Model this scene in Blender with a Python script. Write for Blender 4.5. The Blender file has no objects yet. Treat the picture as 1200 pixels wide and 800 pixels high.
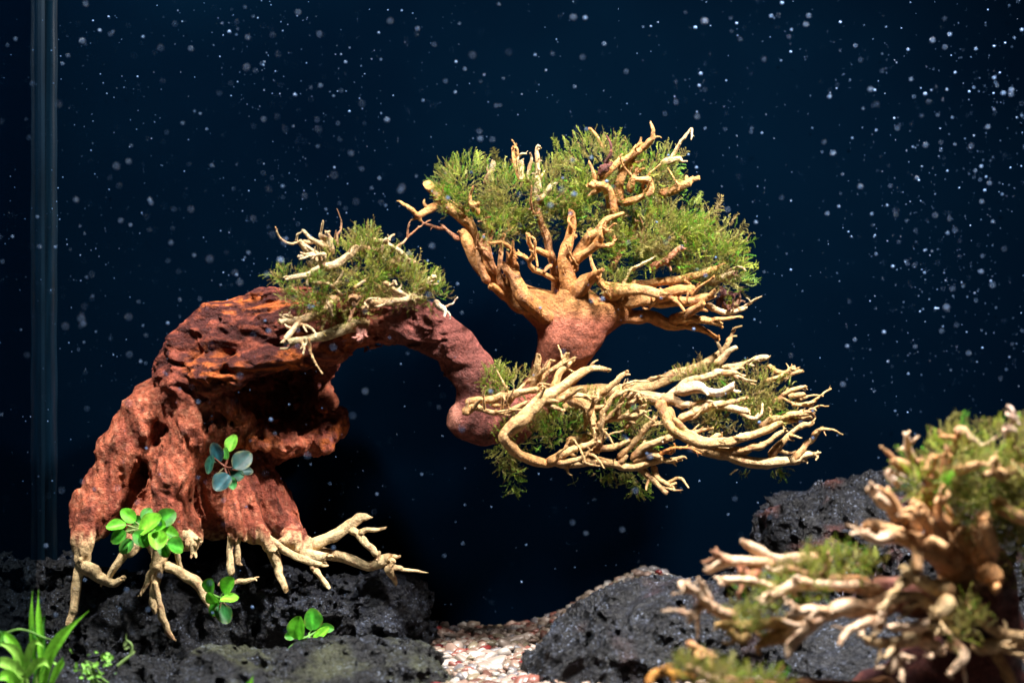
import bpy, math, random
import numpy as np
from mathutils import Vector, Matrix

# ------------------------------------------------------------------ camera, world, lamps, exposure
SC = bpy.context.scene
COL = SC.collection
YAW = math.atan(0.15)
CZ = 0.19                                   # eye height above the tank floor, metres
FPX = 2000.0                                # focal length in photo pixels (60 mm on 36 mm, 1200 px wide)

cam_d = bpy.data.cameras.new('camera'); cam = bpy.data.objects.new('camera', cam_d); COL.objects.link(cam)
cam.location = (0, 0, CZ); cam.rotation_euler = (math.radians(90), 0, -YAW)
cam_d.lens = 60; cam_d.sensor_width = 36; cam_d.clip_start = 0.01; cam_d.clip_end = 20
cam_d.dof.use_dof = True; cam_d.dof.focus_distance = 1.01; cam_d.dof.aperture_fstop = 4.8
SC.camera = cam

world = bpy.data.worlds.new('World'); SC.world = world; world.use_nodes = True
bg = world.node_tree.nodes['Background']
bg.inputs[0].default_value = (0.25, 0.5, 1.0, 1); bg.inputs[1].default_value = 0.012

def area_lamp(name, loc, target, sx, sy, power, color, spread=180):
    d = bpy.data.lights.new(name, 'AREA'); d.shape = 'RECTANGLE'; d.size = sx; d.size_y = sy
    d.energy = power; d.color = color; d.spread = math.radians(spread)
    o = bpy.data.objects.new(name, d); COL.objects.link(o); o.location = loc
    o.rotation_euler = (Vector(target) - Vector(loc)).to_track_quat('-Z', 'Y').to_euler()
    return o
area_lamp('lamp_key', (-0.12, 0.83, 0.64), (0.08, 1.0, 0.17), 0.08, 0.05, 11.0, (1.0, 0.95, 0.88))
area_lamp('lamp_second', (0.36, 0.73, 0.62), (0.30, 0.90, 0.15), 0.08, 0.05, 7.6, (1.0, 0.95, 0.9), 110)

vs = SC.view_settings
SC.display_settings.display_device = 'sRGB'
vs.view_transform = 'Standard'; vs.look = 'None'; vs.exposure = 0.12; vs.gamma = 1.0; vs.use_curve_mapping = False
SC.cycles.use_denoising = True
SC.cycles.max_bounces = 6
SC.cycles.use_adaptive_sampling = False

# ------------------------------------------------------------------ helpers
rng = np.random.default_rng(7)
random.seed(7)
SN, CS = math.sin(YAW), math.cos(YAW)

def P(px, py, Y):
    """photo pixel -> world point on the upright plane at distance Y from the front"""
    u = (px - 600) / FPX
    dx, dy = SN + CS * u, CS - SN * u
    t = Y / dy
    return np.array([dx * t, Y, CZ + t * (400 - py) / FPX])

def S(px, Y):
    """metres per photo pixel at that point"""
    u = (px - 600) / FPX
    return Y / (CS - SN * u) / FPX

def hash3(ix, iy, iz, seed):
    with np.errstate(over='ignore'):
        h = (ix.astype(np.uint32) * np.uint32(374761393) + iy.astype(np.uint32) * np.uint32(668265263)
             + iz.astype(np.uint32) * np.uint32(2147483647) + np.uint32((seed * 974711 + 12345) & 0xffffffff))
        h = (h ^ (h >> np.uint32(13))) * np.uint32(1274126177)
        h = (h ^ (h >> np.uint32(16))) * np.uint32(2246822519)
        h = h ^ (h >> np.uint32(15))
    return h.astype(np.float32) * np.float32(1 / 4294967295.0)

def vnoise(p, seed=0):
    p = np.asarray(p, np.float32)
    fl = np.floor(p); f = p - fl; i = fl.astype(np.int32).view(np.uint32); f = f * f * (3 - 2 * f)
    U = np.uint32; sd = U((seed * 974711 + 12345) & 0xffffffff)
    with np.errstate(over='ignore'):
        hx0 = np.ascontiguousarray(i[:, 0]) * U(374761393) + sd; hy0 = np.ascontiguousarray(i[:, 1]) * U(668265263); hz0 = np.ascontiguousarray(i[:, 2]) * U(2147483647)
        hx = (hx0, hx0 + U(374761393)); hy = (hy0, hy0 + U(668265263)); hz = (hz0, hz0 + U(2147483647))
        fx, fy, fz = (np.ascontiguousarray(f[:, k]) for k in range(3))
        def g(a, b, c):
            h = hx[a] + hy[b] + hz[c]
            h = (h ^ (h >> U(13))) * U(1274126177); h = (h ^ (h >> U(16))) * U(2246822519); h ^= h >> U(15)
            return h.astype(np.float32)
        pl = []
        for c in (0, 1):
            a0 = g(0, 0, c); a0 += (g(1, 0, c) - a0) * fx
            a1 = g(0, 1, c); a1 += (g(1, 1, c) - a1) * fx
            pl.append(a0 + (a1 - a0) * fy)
    out = pl[0] + (pl[1] - pl[0]) * fz
    return out * np.float32(2 / 4294967295.0) - 1

def fbm(p, octv=4, seed=0):
    s, a, n = 0, 1.0, 0.0
    for k in range(octv):
        s = s + a * vnoise(p * (2.03 ** k) + k * 17.3, seed + k); n += a; a *= 0.5
    return s / n

def worley(p, seed=0):
    i = np.floor(p).astype(np.int64)
    best = np.full(len(p), 9.0)
    for a in (-1, 0, 1):
        for b in (-1, 0, 1):
            for c in (-1, 0, 1):
                q = i + np.array([a, b, c])
                o = np.stack([hash3(q[:, 0], q[:, 1], q[:, 2], seed + k) for k in (1, 2, 3)], 1)
                d = np.linalg.norm(q + o - p, axis=1)
                best = np.minimum(best, d)
    return best

def sstep(a, b, x):
    t = np.clip((x - a) / (b - a), 0, 1); return t * t * (3 - 2 * t)

def link(o, parent=None):
    COL.objects.link(o)
    if parent is not None: o.parent = parent
    return o

def mesh_from(name, verts, faces, mat, cols=None, smooth=True, flat_from=None):
    """faces: list of index arrays (n,3) or (n,4)"""
    me = bpy.data.meshes.new(name)
    verts = np.asarray(verts, np.float32)
    faces = [np.asarray(f, np.int32) for f in faces if len(f)]
    nl = sum(f.size for f in faces); nf = sum(len(f) for f in faces)
    me.vertices.add(len(verts)); me.vertices.foreach_set('co', verts.ravel())
    me.loops.add(nl); me.loops.foreach_set('vertex_index', np.concatenate([f.ravel() for f in faces]))
    me.polygons.add(nf)
    tot = np.concatenate([np.full(len(f), f.shape[1], np.int32) for f in faces])
    st = np.concatenate([[0], np.cumsum(tot)[:-1]]).astype(np.int32)
    me.polygons.foreach_set('loop_start', st); me.polygons.foreach_set('loop_total', tot)
    me.polygons.foreach_set('use_smooth', np.full(nf, smooth, bool))
    me.update(calc_edges=True); me.validate()
    if cols is not None:
        at = me.color_attributes.new('Col', 'FLOAT_COLOR', 'POINT')
        c = np.ones((len(verts), 4), np.float32); c[:, :3] = np.clip(cols, 0.0, 1)
        at.data.foreach_set('color', c.ravel())
    if mat: me.materials.append(mat)
    return me

def obj(name, me, parent=None, origin=None):
    """mesh in world coordinates; origin moves the object's own origin there"""
    o = bpy.data.objects.new(name, me)
    COL.objects.link(o)
    if parent is not None:
        o.parent = parent
        base = np.array(parent.matrix_world.translation) if parent.parent is None else np.zeros(3)
    if parent is not None:
        off = Vector(world_loc(parent))
        me.transform(Matrix.Translation(-off))
    elif origin is not None:
        me.transform(Matrix.Translation(-Vector(origin))); o.location = origin
    return o

def world_loc(o):
    v = Vector(o.location)
    while o.parent is not None:
        o = o.parent; v = v + Vector(o.location)
    return v

def tag(o, label=None, cat=None, group=None, kind=None):
    if label: o['label'] = label
    if cat: o['category'] = cat
    if group: o['group'] = group
    if kind: o['kind'] = kind
    return o

def empty(name, loc, label, cat, group=None):
    o = bpy.data.objects.new(name, None); COL.objects.link(o); o.location = loc
    o.empty_display_size = 0.02
    return tag(o, label, cat, group)

# ------------------------------------------------------------------ materials
def new_mat(name):
    m = bpy.data.materials.new(name); m.use_nodes = True
    nt = m.node_tree; b = nt.nodes['Principled BSDF']
    return m, nt, b

def node(nt, t, **kw):
    n = nt.nodes.new(t)
    for k, v in kw.items():
        if k in n.inputs: n.inputs[k].default_value = v
        else: setattr(n, k, v)
    return n

def bump_chain(nt, b, specs):
    """specs: list of (node type, scale, distance, strength, detail)"""
    co = node(nt, 'ShaderNodeTexCoord'); last = None
    for typ, sc, dist, strength in specs:
        if typ == 'noise':
            t = node(nt, 'ShaderNodeTexNoise', Scale=sc, Detail=6.0, Roughness=0.65); out = t.outputs['Fac']
        else:
            t = node(nt, 'ShaderNodeTexVoronoi', Scale=sc); out = t.outputs['Distance']
        nt.links.new(co.outputs['Object'], t.inputs['Vector'])
        bp = node(nt, 'ShaderNodeBump', Strength=strength, Distance=dist)
        nt.links.new(out, bp.inputs['Height'])
        if last: nt.links.new(last.outputs[0], bp.inputs['Normal'])
        last = bp
    nt.links.new(last.outputs[0], b.inputs['Normal'])

def col_mat(name, rough, specs, nscale=300.0, lo=0.65, hi=1.25, spec=0.4, sss=0.0):
    """vertex colour 'Col' broken up by fine noise"""
    m, nt, b = new_mat(name)
    at = node(nt, 'ShaderNodeAttribute', attribute_name='Col')
    co = node(nt, 'ShaderNodeTexCoord')
    nz = node(nt, 'ShaderNodeTexNoise', Scale=nscale, Detail=5.0, Roughness=0.7)
    nt.links.new(co.outputs['Object'], nz.inputs['Vector'])
    mr = node(nt, 'ShaderNodeMapRange'); mr.inputs[1].default_value = 0.3; mr.inputs[2].default_value = 0.7
    mr.inputs[3].default_value = lo; mr.inputs[4].default_value = hi
    nt.links.new(nz.outputs['Fac'], mr.inputs[0])
    mx = node(nt, 'ShaderNodeVectorMath', operation='MULTIPLY')
    nt.links.new(at.outputs['Color'], mx.inputs[0]); nt.links.new(mr.outputs[0], mx.inputs[1])
    nt.links.new(mx.outputs[0], b.inputs['Base Color'])
    b.inputs['Roughness'].default_value = rough
    b.inputs['Specular IOR Level'].default_value = spec
    if specs: bump_chain(nt, b, specs)
    return m

M_TRUNK = col_mat('trunk_wood', 0.48, [('noise', 240, 0.0030, 1.0), ('noise', 700, 0.0016, 1.0)], 560, 0.55, 1.4, 0.15)
M_WOOD = col_mat('peeled_wood', 0.45, [('noise', 300, 0.0032, 0.8), ('noise', 1000, 0.0010, 0.9)], 480, 0.5, 1.3, 0.25)
M_ROCK = col_mat('lava_rock', 0.45, [('voronoi', 380, 0.0040, 1.0), ('noise', 700, 0.0026, 1.0), ('noise', 2000, 0.0010, 1.0)], 620, 0.15, 2.0, 0.4)
# painted glints: pale blue-grey specks put into the black stone's colour, in patches
nt = M_ROCK.node_tree; b = nt.nodes['Principled BSDF']; src = b.inputs['Base Color'].links[0].from_socket
co = node(nt, 'ShaderNodeTexCoord')
def ramp_noise(scale, detail, p0, p1, c1):
    nz = node(nt, 'ShaderNodeTexNoise', Scale=scale, Detail=detail, Roughness=0.6); nt.links.new(co.outputs['Object'], nz.inputs['Vector'])
    cr = node(nt, 'ShaderNodeValToRGB'); cr.color_ramp.elements[0].position = p0; cr.color_ramp.elements[1].position = p1
    cr.color_ramp.elements[0].color = (0, 0, 0, 1); cr.color_ramp.elements[1].color = c1
    nt.links.new(nz.outputs['Fac'], cr.inputs[0]); return cr.outputs[0]
g1 = ramp_noise(650.0, 2.5, 0.585, 0.67, (0.20, 0.24, 0.34, 1)); g2 = ramp_noise(70.0, 3.0, 0.42, 0.62, (1, 1, 1, 1))
ml = node(nt, 'ShaderNodeVectorMath', operation='MULTIPLY'); nt.links.new(g1, ml.inputs[0]); nt.links.new(g2, ml.inputs[1])
ad = node(nt, 'ShaderNodeVectorMath', operation='ADD'); nt.links.new(src, ad.inputs[0]); nt.links.new(ml.outputs[0], ad.inputs[1])
nt.links.new(ad.outputs[0], b.inputs['Base Color'])
M_PEBBLE = None

def leaf_mat(name, rough, trans, spec=0.4, nscale=900):
    m, nt, b = new_mat(name)
    at = node(nt, 'ShaderNodeAttribute', attribute_name='Col')
    co = node(nt, 'ShaderNodeTexCoord')
    nz = node(nt, 'ShaderNodeTexNoise', Scale=nscale, Detail=3.0)
    nt.links.new(co.outputs['Object'], nz.inputs['Vector'])
    mr = node(nt, 'ShaderNodeMapRange'); mr.inputs[1].default_value = 0.3; mr.inputs[2].default_value = 0.7
    mr.inputs[3].default_value = 0.75; mr.inputs[4].default_value = 1.25
    nt.links.new(nz.outputs['Fac'], mr.inputs[0])
    mx = node(nt, 'ShaderNodeVectorMath', operation='MULTIPLY')
    nt.links.new(at.outputs['Color'], mx.inputs[0]); nt.links.new(mr.outputs[0], mx.inputs[1])
    nt.links.new(mx.outputs[0], b.inputs['Base Color'])
    b.inputs['Roughness'].default_value = rough; b.inputs['Specular IOR Level'].default_value = spec
    tr = node(nt, 'ShaderNodeBsdfTranslucent'); nt.links.new(mx.outputs[0], tr.inputs['Color'])
    ms = node(nt, 'ShaderNodeMixShader', Fac=trans)
    nt.links.new(b.outputs[0], ms.inputs[1]); nt.links.new(tr.outputs[0], ms.inputs[2])
    nt.links.new(ms.outputs[0], nt.nodes['Material Output'].inputs['Surface'])
    return m
M_MOSS = leaf_mat('moss', 0.55, 0.4, 0.3, 600)
M_LEAF = leaf_mat('broad_leaf', 0.5, 0.25, 0.3, 420)

m, nt, b = new_mat('back_panel_navy'); M_BACK = m
co = node(nt, 'ShaderNodeTexCoord'); nz = node(nt, 'ShaderNodeTexNoise', Scale=6.0, Detail=4.0)
nt.links.new(co.outputs['Object'], nz.inputs['Vector'])
cr = node(nt, 'ShaderNodeValToRGB'); cr.color_ramp.elements[0].position = 0.3; cr.color_ramp.elements[1].position = 0.75
cr.color_ramp.elements[0].color = (0.00012, 0.0013, 0.0040, 1); cr.color_ramp.elements[1].color = (0.00026, 0.0024, 0.0064, 1)
nt.links.new(nz.outputs['Fac'], cr.inputs[0]); nt.links.new(cr.outputs[0], b.inputs['Base Color'])
b.inputs['Roughness'].default_value = 0.85; b.inputs['Specular IOR Level'].default_value = 0.0

m, nt, b = new_mat('side_glass'); M_GLASS = m
tr = node(nt, 'ShaderNodeBsdfTransparent'); tr.inputs[0].default_value = (0.55, 0.75, 0.85, 1)
gl = node(nt, 'ShaderNodeBsdfGlossy', Roughness=0.015); gl.inputs['Color'].default_value = (0.62, 0.78, 0.9, 1)
lw = node(nt, 'ShaderNodeFresnel', IOR=1.33)
ms = node(nt, 'ShaderNodeMixShader')
nt.links.new(lw.outputs[0], ms.inputs[0]); nt.links.new(tr.outputs[0], ms.inputs[1]); nt.links.new(gl.outputs[0], ms.inputs[2])
nt.links.new(ms.outputs[0], nt.nodes['Material Output'].inputs['Surface'])

m, nt, b = new_mat('silicone'); M_SIL = m
co = node(nt, 'ShaderNodeTexCoord'); nz = node(nt, 'ShaderNodeTexNoise', Scale=120.0, Detail=5.0)
mp = node(nt, 'ShaderNodeMapping'); mp.inputs['Scale'].default_value = (3, 3, 0.25)
nt.links.new(co.outputs['Object'], mp.inputs[0]); nt.links.new(mp.outputs[0], nz.inputs['Vector'])
cr = node(nt, 'ShaderNodeValToRGB'); cr.color_ramp.elements[0].position = 0.3; cr.color_ramp.elements[1].position = 0.7
cr.color_ramp.elements[0].color = (0.0004, 0.0035, 0.008, 1); cr.color_ramp.elements[1].color = (0.0013, 0.0075, 0.016, 1)
nt.links.new(nz.outputs['Fac'], cr.inputs[0]); nt.links.new(cr.outputs[0], b.inputs['Base Color'])
b.inputs['Roughness'].default_value = 0.25

m, nt, b = new_mat('bubble'); M_BUB = m
co = node(nt, 'ShaderNodeObjectInfo')
b.inputs['Base Color'].default_value = (0.055, 0.105, 0.21, 1); b.inputs['Roughness'].default_value = 0.3
b.inputs['Specular IOR Level'].default_value = 0.5

# ------------------------------------------------------------------ the setting: back panel, gravel bed
YB = 1.10
XW = float(P(52, 400, YB)[0])              # the left glass stands on this plane
XR = 0.75
def grid_mesh(name, fn, us, vs_, mat, cols=None):
    U, V = np.meshgrid(us, vs_, indexing='ij')
    pts = fn(U.ravel(), V.ravel()); n, k = U.shape
    idx = np.arange(n * k).reshape(n, k)
    f = np.stack([idx[:-1, :-1], idx[1:, :-1], idx[1:, 1:], idx[:-1, 1:]], -1).reshape(-1, 4)
    return mesh_from(name, pts, [f], mat, cols)

me = grid_mesh('back_wall', lambda u, v: np.stack([u, np.full_like(u, YB), v], 1), np.linspace(XW - 0.35, XR, 9), np.linspace(-0.03, 0.62, 9), M_BACK)
tag(obj('back_wall', me), 'plain dark navy panel behind the whole tank', kind='structure')

Xa, Xb = float(P(600, 700, 1.09)[0]), float(P(770, 700, 1.09)[0])
def floor_z(x, y):
    base = 0.003
    hump = 0.036 * sstep(Xa, Xb, x) * (1 - sstep(Xb, Xb + 0.03, x)) * sstep(0.98, 1.09, y)
    q = np.stack([x * 40, y * 40, x * 0], 1)
    return base + hump + 0.002 * vnoise(q, 5)
m, nt, b = new_mat('gravel_base'); M_GRAVEL = m
b.inputs['Roughness'].default_value = 0.8
co = node(nt, 'ShaderNodeTexCoord'); vz = node(nt, 'ShaderNodeTexVoronoi', Scale=260.0)
nt.links.new(co.outputs['Object'], vz.inputs['Vector'])
cr = node(nt, 'ShaderNodeValToRGB'); cr.color_ramp.elements[0].color = (0.05, 0.04, 0.035, 1); cr.color_ramp.elements[1].color = (0.015, 0.012, 0.012, 1)
nt.links.new(vz.outputs['Distance'], cr.inputs[0]); nt.links.new(cr.outputs[0], b.inputs['Base Color'])
bump_chain(nt, b, [('voronoi', 260, 0.002, 0.8)])
me = grid_mesh('gravel_bed', lambda u, v: np.stack([u, v, floor_z(u, v)], 1), np.linspace(XW, XR, 120), np.linspace(0.62, YB - 0.001, 70), M_GRAVEL)
gravel = tag(obj('gravel_bed', me), 'bed of small mixed pebbles on the tank floor', kind='structure')

# pebbles ------------------------------------------------------------
PEB_COLS = [(0.40, 0.31, 0.26), (0.34, 0.22, 0.17), (0.52, 0.46, 0.41), (0.27, 0.20, 0.15), (0.22, 0.20, 0.21),
            (0.32, 0.12, 0.09), (0.20, 0.02, 0.02), (0.30, 0.24, 0.16), (0.42, 0.28, 0.22), (0.16, 0.07, 0.05)]
PEB_COLS = [tuple(v * 0.5 for v in c) for c in PEB_COLS]
PEB_W = np.array([.2, .16, .12, .12, .1, .08, .035, .1, .12, .08]); PEB_W = PEB_W / PEB_W.sum()
peb_mats = []
for i, c in enumerate(PEB_COLS):
    m, nt, b = new_mat('pebble_%d' % i)
    co = node(nt, 'ShaderNodeTexCoord'); oi = node(nt, 'ShaderNodeObjectInfo')
    nz = node(nt, 'ShaderNodeTexNoise', Scale=500.0, Detail=4.0)
    nt.links.new(co.outputs['Object'], nz.inputs['Vector'])
    cr = node(nt, 'ShaderNodeValToRGB'); cr.color_ramp.elements[0].position = 0.3; cr.color_ramp.elements[1].position = 0.7
    cr.color_ramp.elements[0].color = tuple(v * 0.72 for v in c) + (1,); cr.color_ramp.elements[1].color = tuple(min(1, v * 1.2) for v in c) + (1,)
    nt.links.new(nz.outputs['Fac'], cr.inputs[0]); nt.links.new(cr.outputs[0], b.inputs['Base Color'])
    b.inputs['Roughness'].default_value = 0.38
    peb_mats.append(m)

def ico(sub):
    import bmesh
    bm = bmesh.new(); bmesh.ops.create_icosphere(bm, subdivisions=sub, radius=1.0)
    v = np.array([x.co[:] for x in bm.verts]); f = np.array([[q.index for q in x.verts] for x in bm.faces]); bm.free()
    return v, f
IV, IF = ico(2)
PV, PF = ico(1)
def pebble_shape(seed):
    v = IV * (1 + 0.26 * fbm(IV * 1.5 + seed * 9.1, 2, seed)[:, None])
    v = v + 0.04 * vnoise(IV * 3.1 + seed * 3.3, seed)[:, None] * IV
    for q in range(5):                       # a few chipped flats
        d = np.random.default_rng(seed * 10 + q).normal(0, 1, 3); d /= np.linalg.norm(d); e = v @ d; v = v - np.clip(e - 0.72, 0, 9)[:, None] * d
    return v
peb_variants = [[mesh_from('pebble', pebble_shape(s) , [IF], pm) for s in (3, 11, 23)] for pm in peb_mats]
pts = []
cell = 0.0060
x0 = float(P(495, 760, 1.0)[0]); x1 = float(P(800, 700, 1.09)[0])
for iy, y in enumerate(np.arange(0.895, YB - 0.004, cell * 0.92)):
    for x in np.arange(x0, x1, cell):
        pts.append((x + (iy % 2) * cell / 2 + rng.normal(0, 0.0007), y + rng.normal(0, 0.0007)))
pts = np.array(pts); pz = floor_z(pts[:, 0], pts[:, 1])
# photo pixel of each pebble, to keep singly the ones that show largest between the rocks
def to_px(p):
    x, y, z = p[:, 0], p[:, 1], p[:, 2] - CZ
    f = x * SN + y * CS; r = x * CS - y * SN
    return 600 + FPX * r / f, 400 - FPX * z / f
qx, qy = to_px(np.stack([pts[:, 0], pts[:, 1], pz], 1))
vis = (qy < 806) & (qx > 500 + np.clip(qy - 745, 0, 60) * 0.5) & (qx < 640 - (qy - 755) * 0.4 + np.clip(755 - qy, 0, 100) * 1.6)
order = np.argsort(-(vis * 10.0) + pts[:, 1])
rest_v, rest_f, rest_c, nv = [], [], [], 0
for n, k in enumerate(order):
    r = rng.uniform(0.0025, 0.0041) * (1.35 if rng.random() < 0.12 else 1)
    ax = np.array([rng.uniform(1.0, 1.5), rng.uniform(0.8, 1.1), rng.uniform(0.6, 0.85)]) * r
    eul = (rng.normal(0, 0.35), rng.normal(0, 0.35), rng.uniform(0, 6.28))
    ci = int(rng.choice(len(PEB_COLS), p=PEB_W)); z = pz[k] + r * 0.35 + rng.uniform(0, 0.0013)
    if n < 300:
        o = bpy.data.objects.new('pebble', peb_variants[ci][n % 3]); COL.objects.link(o); o.parent = gravel
        o.location = (pts[k, 0], pts[k, 1], z); o.rotation_euler = eul; o.scale = tuple(ax)
    else:
        R = np.array(Matrix.Rotation(eul[2], 3, 'Z') @ Matrix.Rotation(eul[0], 3, 'X'))
        v = (PV * ax) @ R.T + np.array([pts[k, 0], pts[k, 1], z])
        rest_v.append(v); rest_f.append(PF + nv); nv += len(v)
        rest_c.append(np.tile(np.array(PEB_COLS[ci]) * rng.uniform(0.8, 1.15), (len(v), 1)))
M_PEBMIX = col_mat('pebble_mix', 0.4, None, 500, 0.8, 1.15)
if rest_v:
    me = mesh_from('pebbles_beyond', np.concatenate(rest_v), [np.concatenate(rest_f)], M_PEBMIX, np.concatenate(rest_c))
    o = obj('pebble_layer', me, gravel); tag(o, kind='stuff')

# ------------------------------------------------------------------ left glass with its silicone seam
g = empty('glass_pane', (XW, 0.62, 0.0), 'upright side glass of the aquarium with mirrored rocks and corner seam', 'glass')
v = np.array([[x, y, z] for x in (XW - 0.006, XW) for y in (0.55, YB - 0.002) for z in (-0.02, 0.62)])
f = np.array([[4, 6, 7, 5]])
me = mesh_from('pane', v, [f], M_GLASS, smooth=False); obj('pane', me, g)
# seam: a concave bead filling the back corner
xs0, ys0 = XW + 0.0009, YB - 0.001
prof = []
for t in np.linspace(0, 1, 9):
    a = t * math.pi / 2
    prof.append((0.0068 * (1 - math.sin(a)) + 0.0003, 0.012 * (1 - math.cos(a)) + 0.0003))
zs = np.linspace(-0.01, 0.60, 160)
pv = []
for z in zs:
    w = 1 + 0.05 * math.sin(z * 90) * math.sin(z * 37 + 1)
    for (a, b_) in prof: pv.append((xs0 + a * w, ys0 - b_ * w, z))
pv = np.array(pv); n = len(prof); idx = np.arange(len(pv)).reshape(len(zs), n)
f = np.stack([idx[:-1, :-1], idx[:-1, 1:], idx[1:, 1:], idx[1:, :-1]], -1).reshape(-1, 4)
obj('silicone_seam', mesh_from('silicone_seam', pv, [f], M_SIL), g)
# cut edge of the back glass standing beside the seam
v = np.array([[x, y, z] for x in (xs0 - 0.004, xs0 + 0.0012) for y in (YB - 0.0155, YB - 0.0125) for z in (-0.01, 0.6)])
f = np.array([[0, 4, 5, 1], [4, 6, 7, 5], [0, 1, 3, 2], [1, 5, 7, 3]])
obj('glass_edge', mesh_from('glass_edge', v, [f], M_SIL, smooth=False), g)

# ------------------------------------------------------------------ implicit shapes
def surface_nets(F, origin, h):
    s = F < 0
    c = s[:-1, :-1, :-1].astype(np.int8)
    tot = np.zeros(c.shape, np.int8)
    for a in (0, 1):
        for b in (0, 1):
            for d in (0, 1):
                tot += s[a:a + c.shape[0], b:b + c.shape[1], d:d + c.shape[2]]
    act = (tot > 0) & (tot < 8)
    I, J, K = np.nonzero(act); n = len(I)
    idx = np.full(c.shape, -1, np.int32); idx[I, J, K] = np.arange(n)
    acc = np.zeros((n, 3)); cnt = np.zeros(n)
    corners = [(a, b, d) for a in (0, 1) for b in (0, 1) for d in (0, 1)]
    for p in corners:
        for ax in range(3):
            if p[ax] == 1: continue
            q = list(p); q[ax] = 1
            fa = F[I + p[0], J + p[1], K + p[2]]; fb = F[I + q[0], J + q[1], K + q[2]]
            cross = (fa < 0) != (fb < 0)
            t = np.where(cross, fa / np.where(cross, fa - fb, 1), 0)
            pt = np.tile(np.array(p, float), (n, 1)); pt[:, ax] += t
            acc += pt * cross[:, None]; cnt += cross
    V = (np.stack([I, J, K], 1) + acc / cnt[:, None]) * h + origin
    quads = []
    for ax in range(3):
        sl0 = [slice(1, -1)] * 3; sl0[ax] = slice(0, -1)
        sl1 = [slice(1, -1)] * 3; sl1[ax] = slice(1, None)
        A, B = s[tuple(sl0)], s[tuple(sl1)]
        for flip in (0, 1):
            m_ = (A & ~B) if flip == 0 else (~A & B)
            a, b, d = np.nonzero(m_)
            pos = [a, b, d]
            for o_ in range(3):
                if o_ != ax: pos[o_] = pos[o_] + 1
            u, w = [(1, 2), (2, 0), (0, 1)][ax]
            def cellidx(du, dw):
                q = [pos[0].copy(), pos[1].copy(), pos[2].copy()]
                q[u] = q[u] - du; q[w] = q[w] - dw
                return idx[q[0], q[1], q[2]]
            qd = np.stack([cellidx(1, 1), cellidx(0, 1), cellidx(0, 0), cellidx(1, 0)], 1)
            if flip: qd = qd[:, ::-1]
            quads.append(qd)
    return V, np.concatenate(quads)

class Field:
    def __init__(self, lo, hi, h):
        self.o = np.array(lo, float); self.h = h
        self.n = np.ceil((np.array(hi) - self.o) / h).astype(int) + 1
        self.F = np.full(self.n, 0.05, np.float32)
    def box(self, lo, hi):
        a = np.clip(np.floor((np.array(lo) - self.o) / self.h).astype(int), 0, self.n)
        b = np.clip(np.ceil((np.array(hi) - self.o) / self.h).astype(int) + 1, 0, self.n)
        sl = tuple(slice(x, y) for x, y in zip(a, b))
        ax = [self.o[k] + self.h * np.arange(a[k], b[k]) for k in range(3)]
        X, Y, Z = np.meshgrid(*ax, indexing='ij', sparse=True)
        return sl, X, Y, Z
    def smin(self, sl, d, k):
        f = self.F[sl]; hh = np.clip(0.5 + 0.5 * (f - d) / k, 0, 1)
        self.F[sl] = f + (d - f) * hh - k * hh * (1 - hh)
    def smax(self, sl, d, k):
        f = self.F[sl]; hh = np.clip(0.5 - 0.5 * (f - d) / k, 0, 1)
        self.F[sl] = f + (d - f) * hh + k * hh * (1 - hh)
    def capsule(self, a, b, ra, rb, k=0.006):
        a, b = np.array(a), np.array(b); m_ = max(ra, rb) + 0.02
        sl, X, Y, Z = self.box(np.minimum(a, b) - m_, np.maximum(a, b) + m_)
        ab = b - a; L = max(ab @ ab, 1e-12)
        t = np.clip(((X - a[0]) * ab[0] + (Y - a[1]) * ab[1] + (Z - a[2]) * ab[2]) / L, 0, 1)
        d = np.sqrt((X - a[0] - t * ab[0]) ** 2 + (Y - a[1] - t * ab[1]) ** 2 + (Z - a[2] - t * ab[2]) ** 2) - (ra + (rb - ra) * t)
        self.smin(sl, d, k)
    def chain(self, pts, k=0.006):
        for (p, r), (q, s_) in zip(pts[:-1], pts[1:]): self.capsule(p, q, r, s_, k)
    def ellipsoid(self, c, r, k=0.006, cut=False):
        c, r = np.array(c), np.array(r)
        sl, X, Y, Z = self.box(c - r - 0.02, c + r + 0.02)
        q = np.sqrt(((X - c[0]) / r[0]) ** 2 + ((Y - c[1]) / r[1]) ** 2 + ((Z - c[2]) / r[2]) ** 2)
        d = (q - 1) * r.min()
        if cut: self.smax(sl, -d, k)
        else: self.smin(sl, d, k)
    def near(self, w):
        I = np.nonzero(np.abs(self.F) < w)
        return I, np.stack(I, 1) * self.h + self.o
    def mesh(self): 
        self.F[0] = self.F[-1] = 0.05; self.F[:, 0] = self.F[:, -1] = 0.05; self.F[:, :, 0] = self.F[:, :, -1] = 0.05
        return surface_nets(self.F, self.o, self.h)

def normals(V, Q):
    n = np.zeros_like(V)
    fn = np.cross(V[Q[:, 2]] - V[Q[:, 0]], V[Q[:, 3]] - V[Q[:, 1]])
    for k in range(4): np.add.at(n, Q[:, k], fn)
    return n / (np.linalg.norm(n, axis=1, keepdims=True) + 1e-12)

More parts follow.
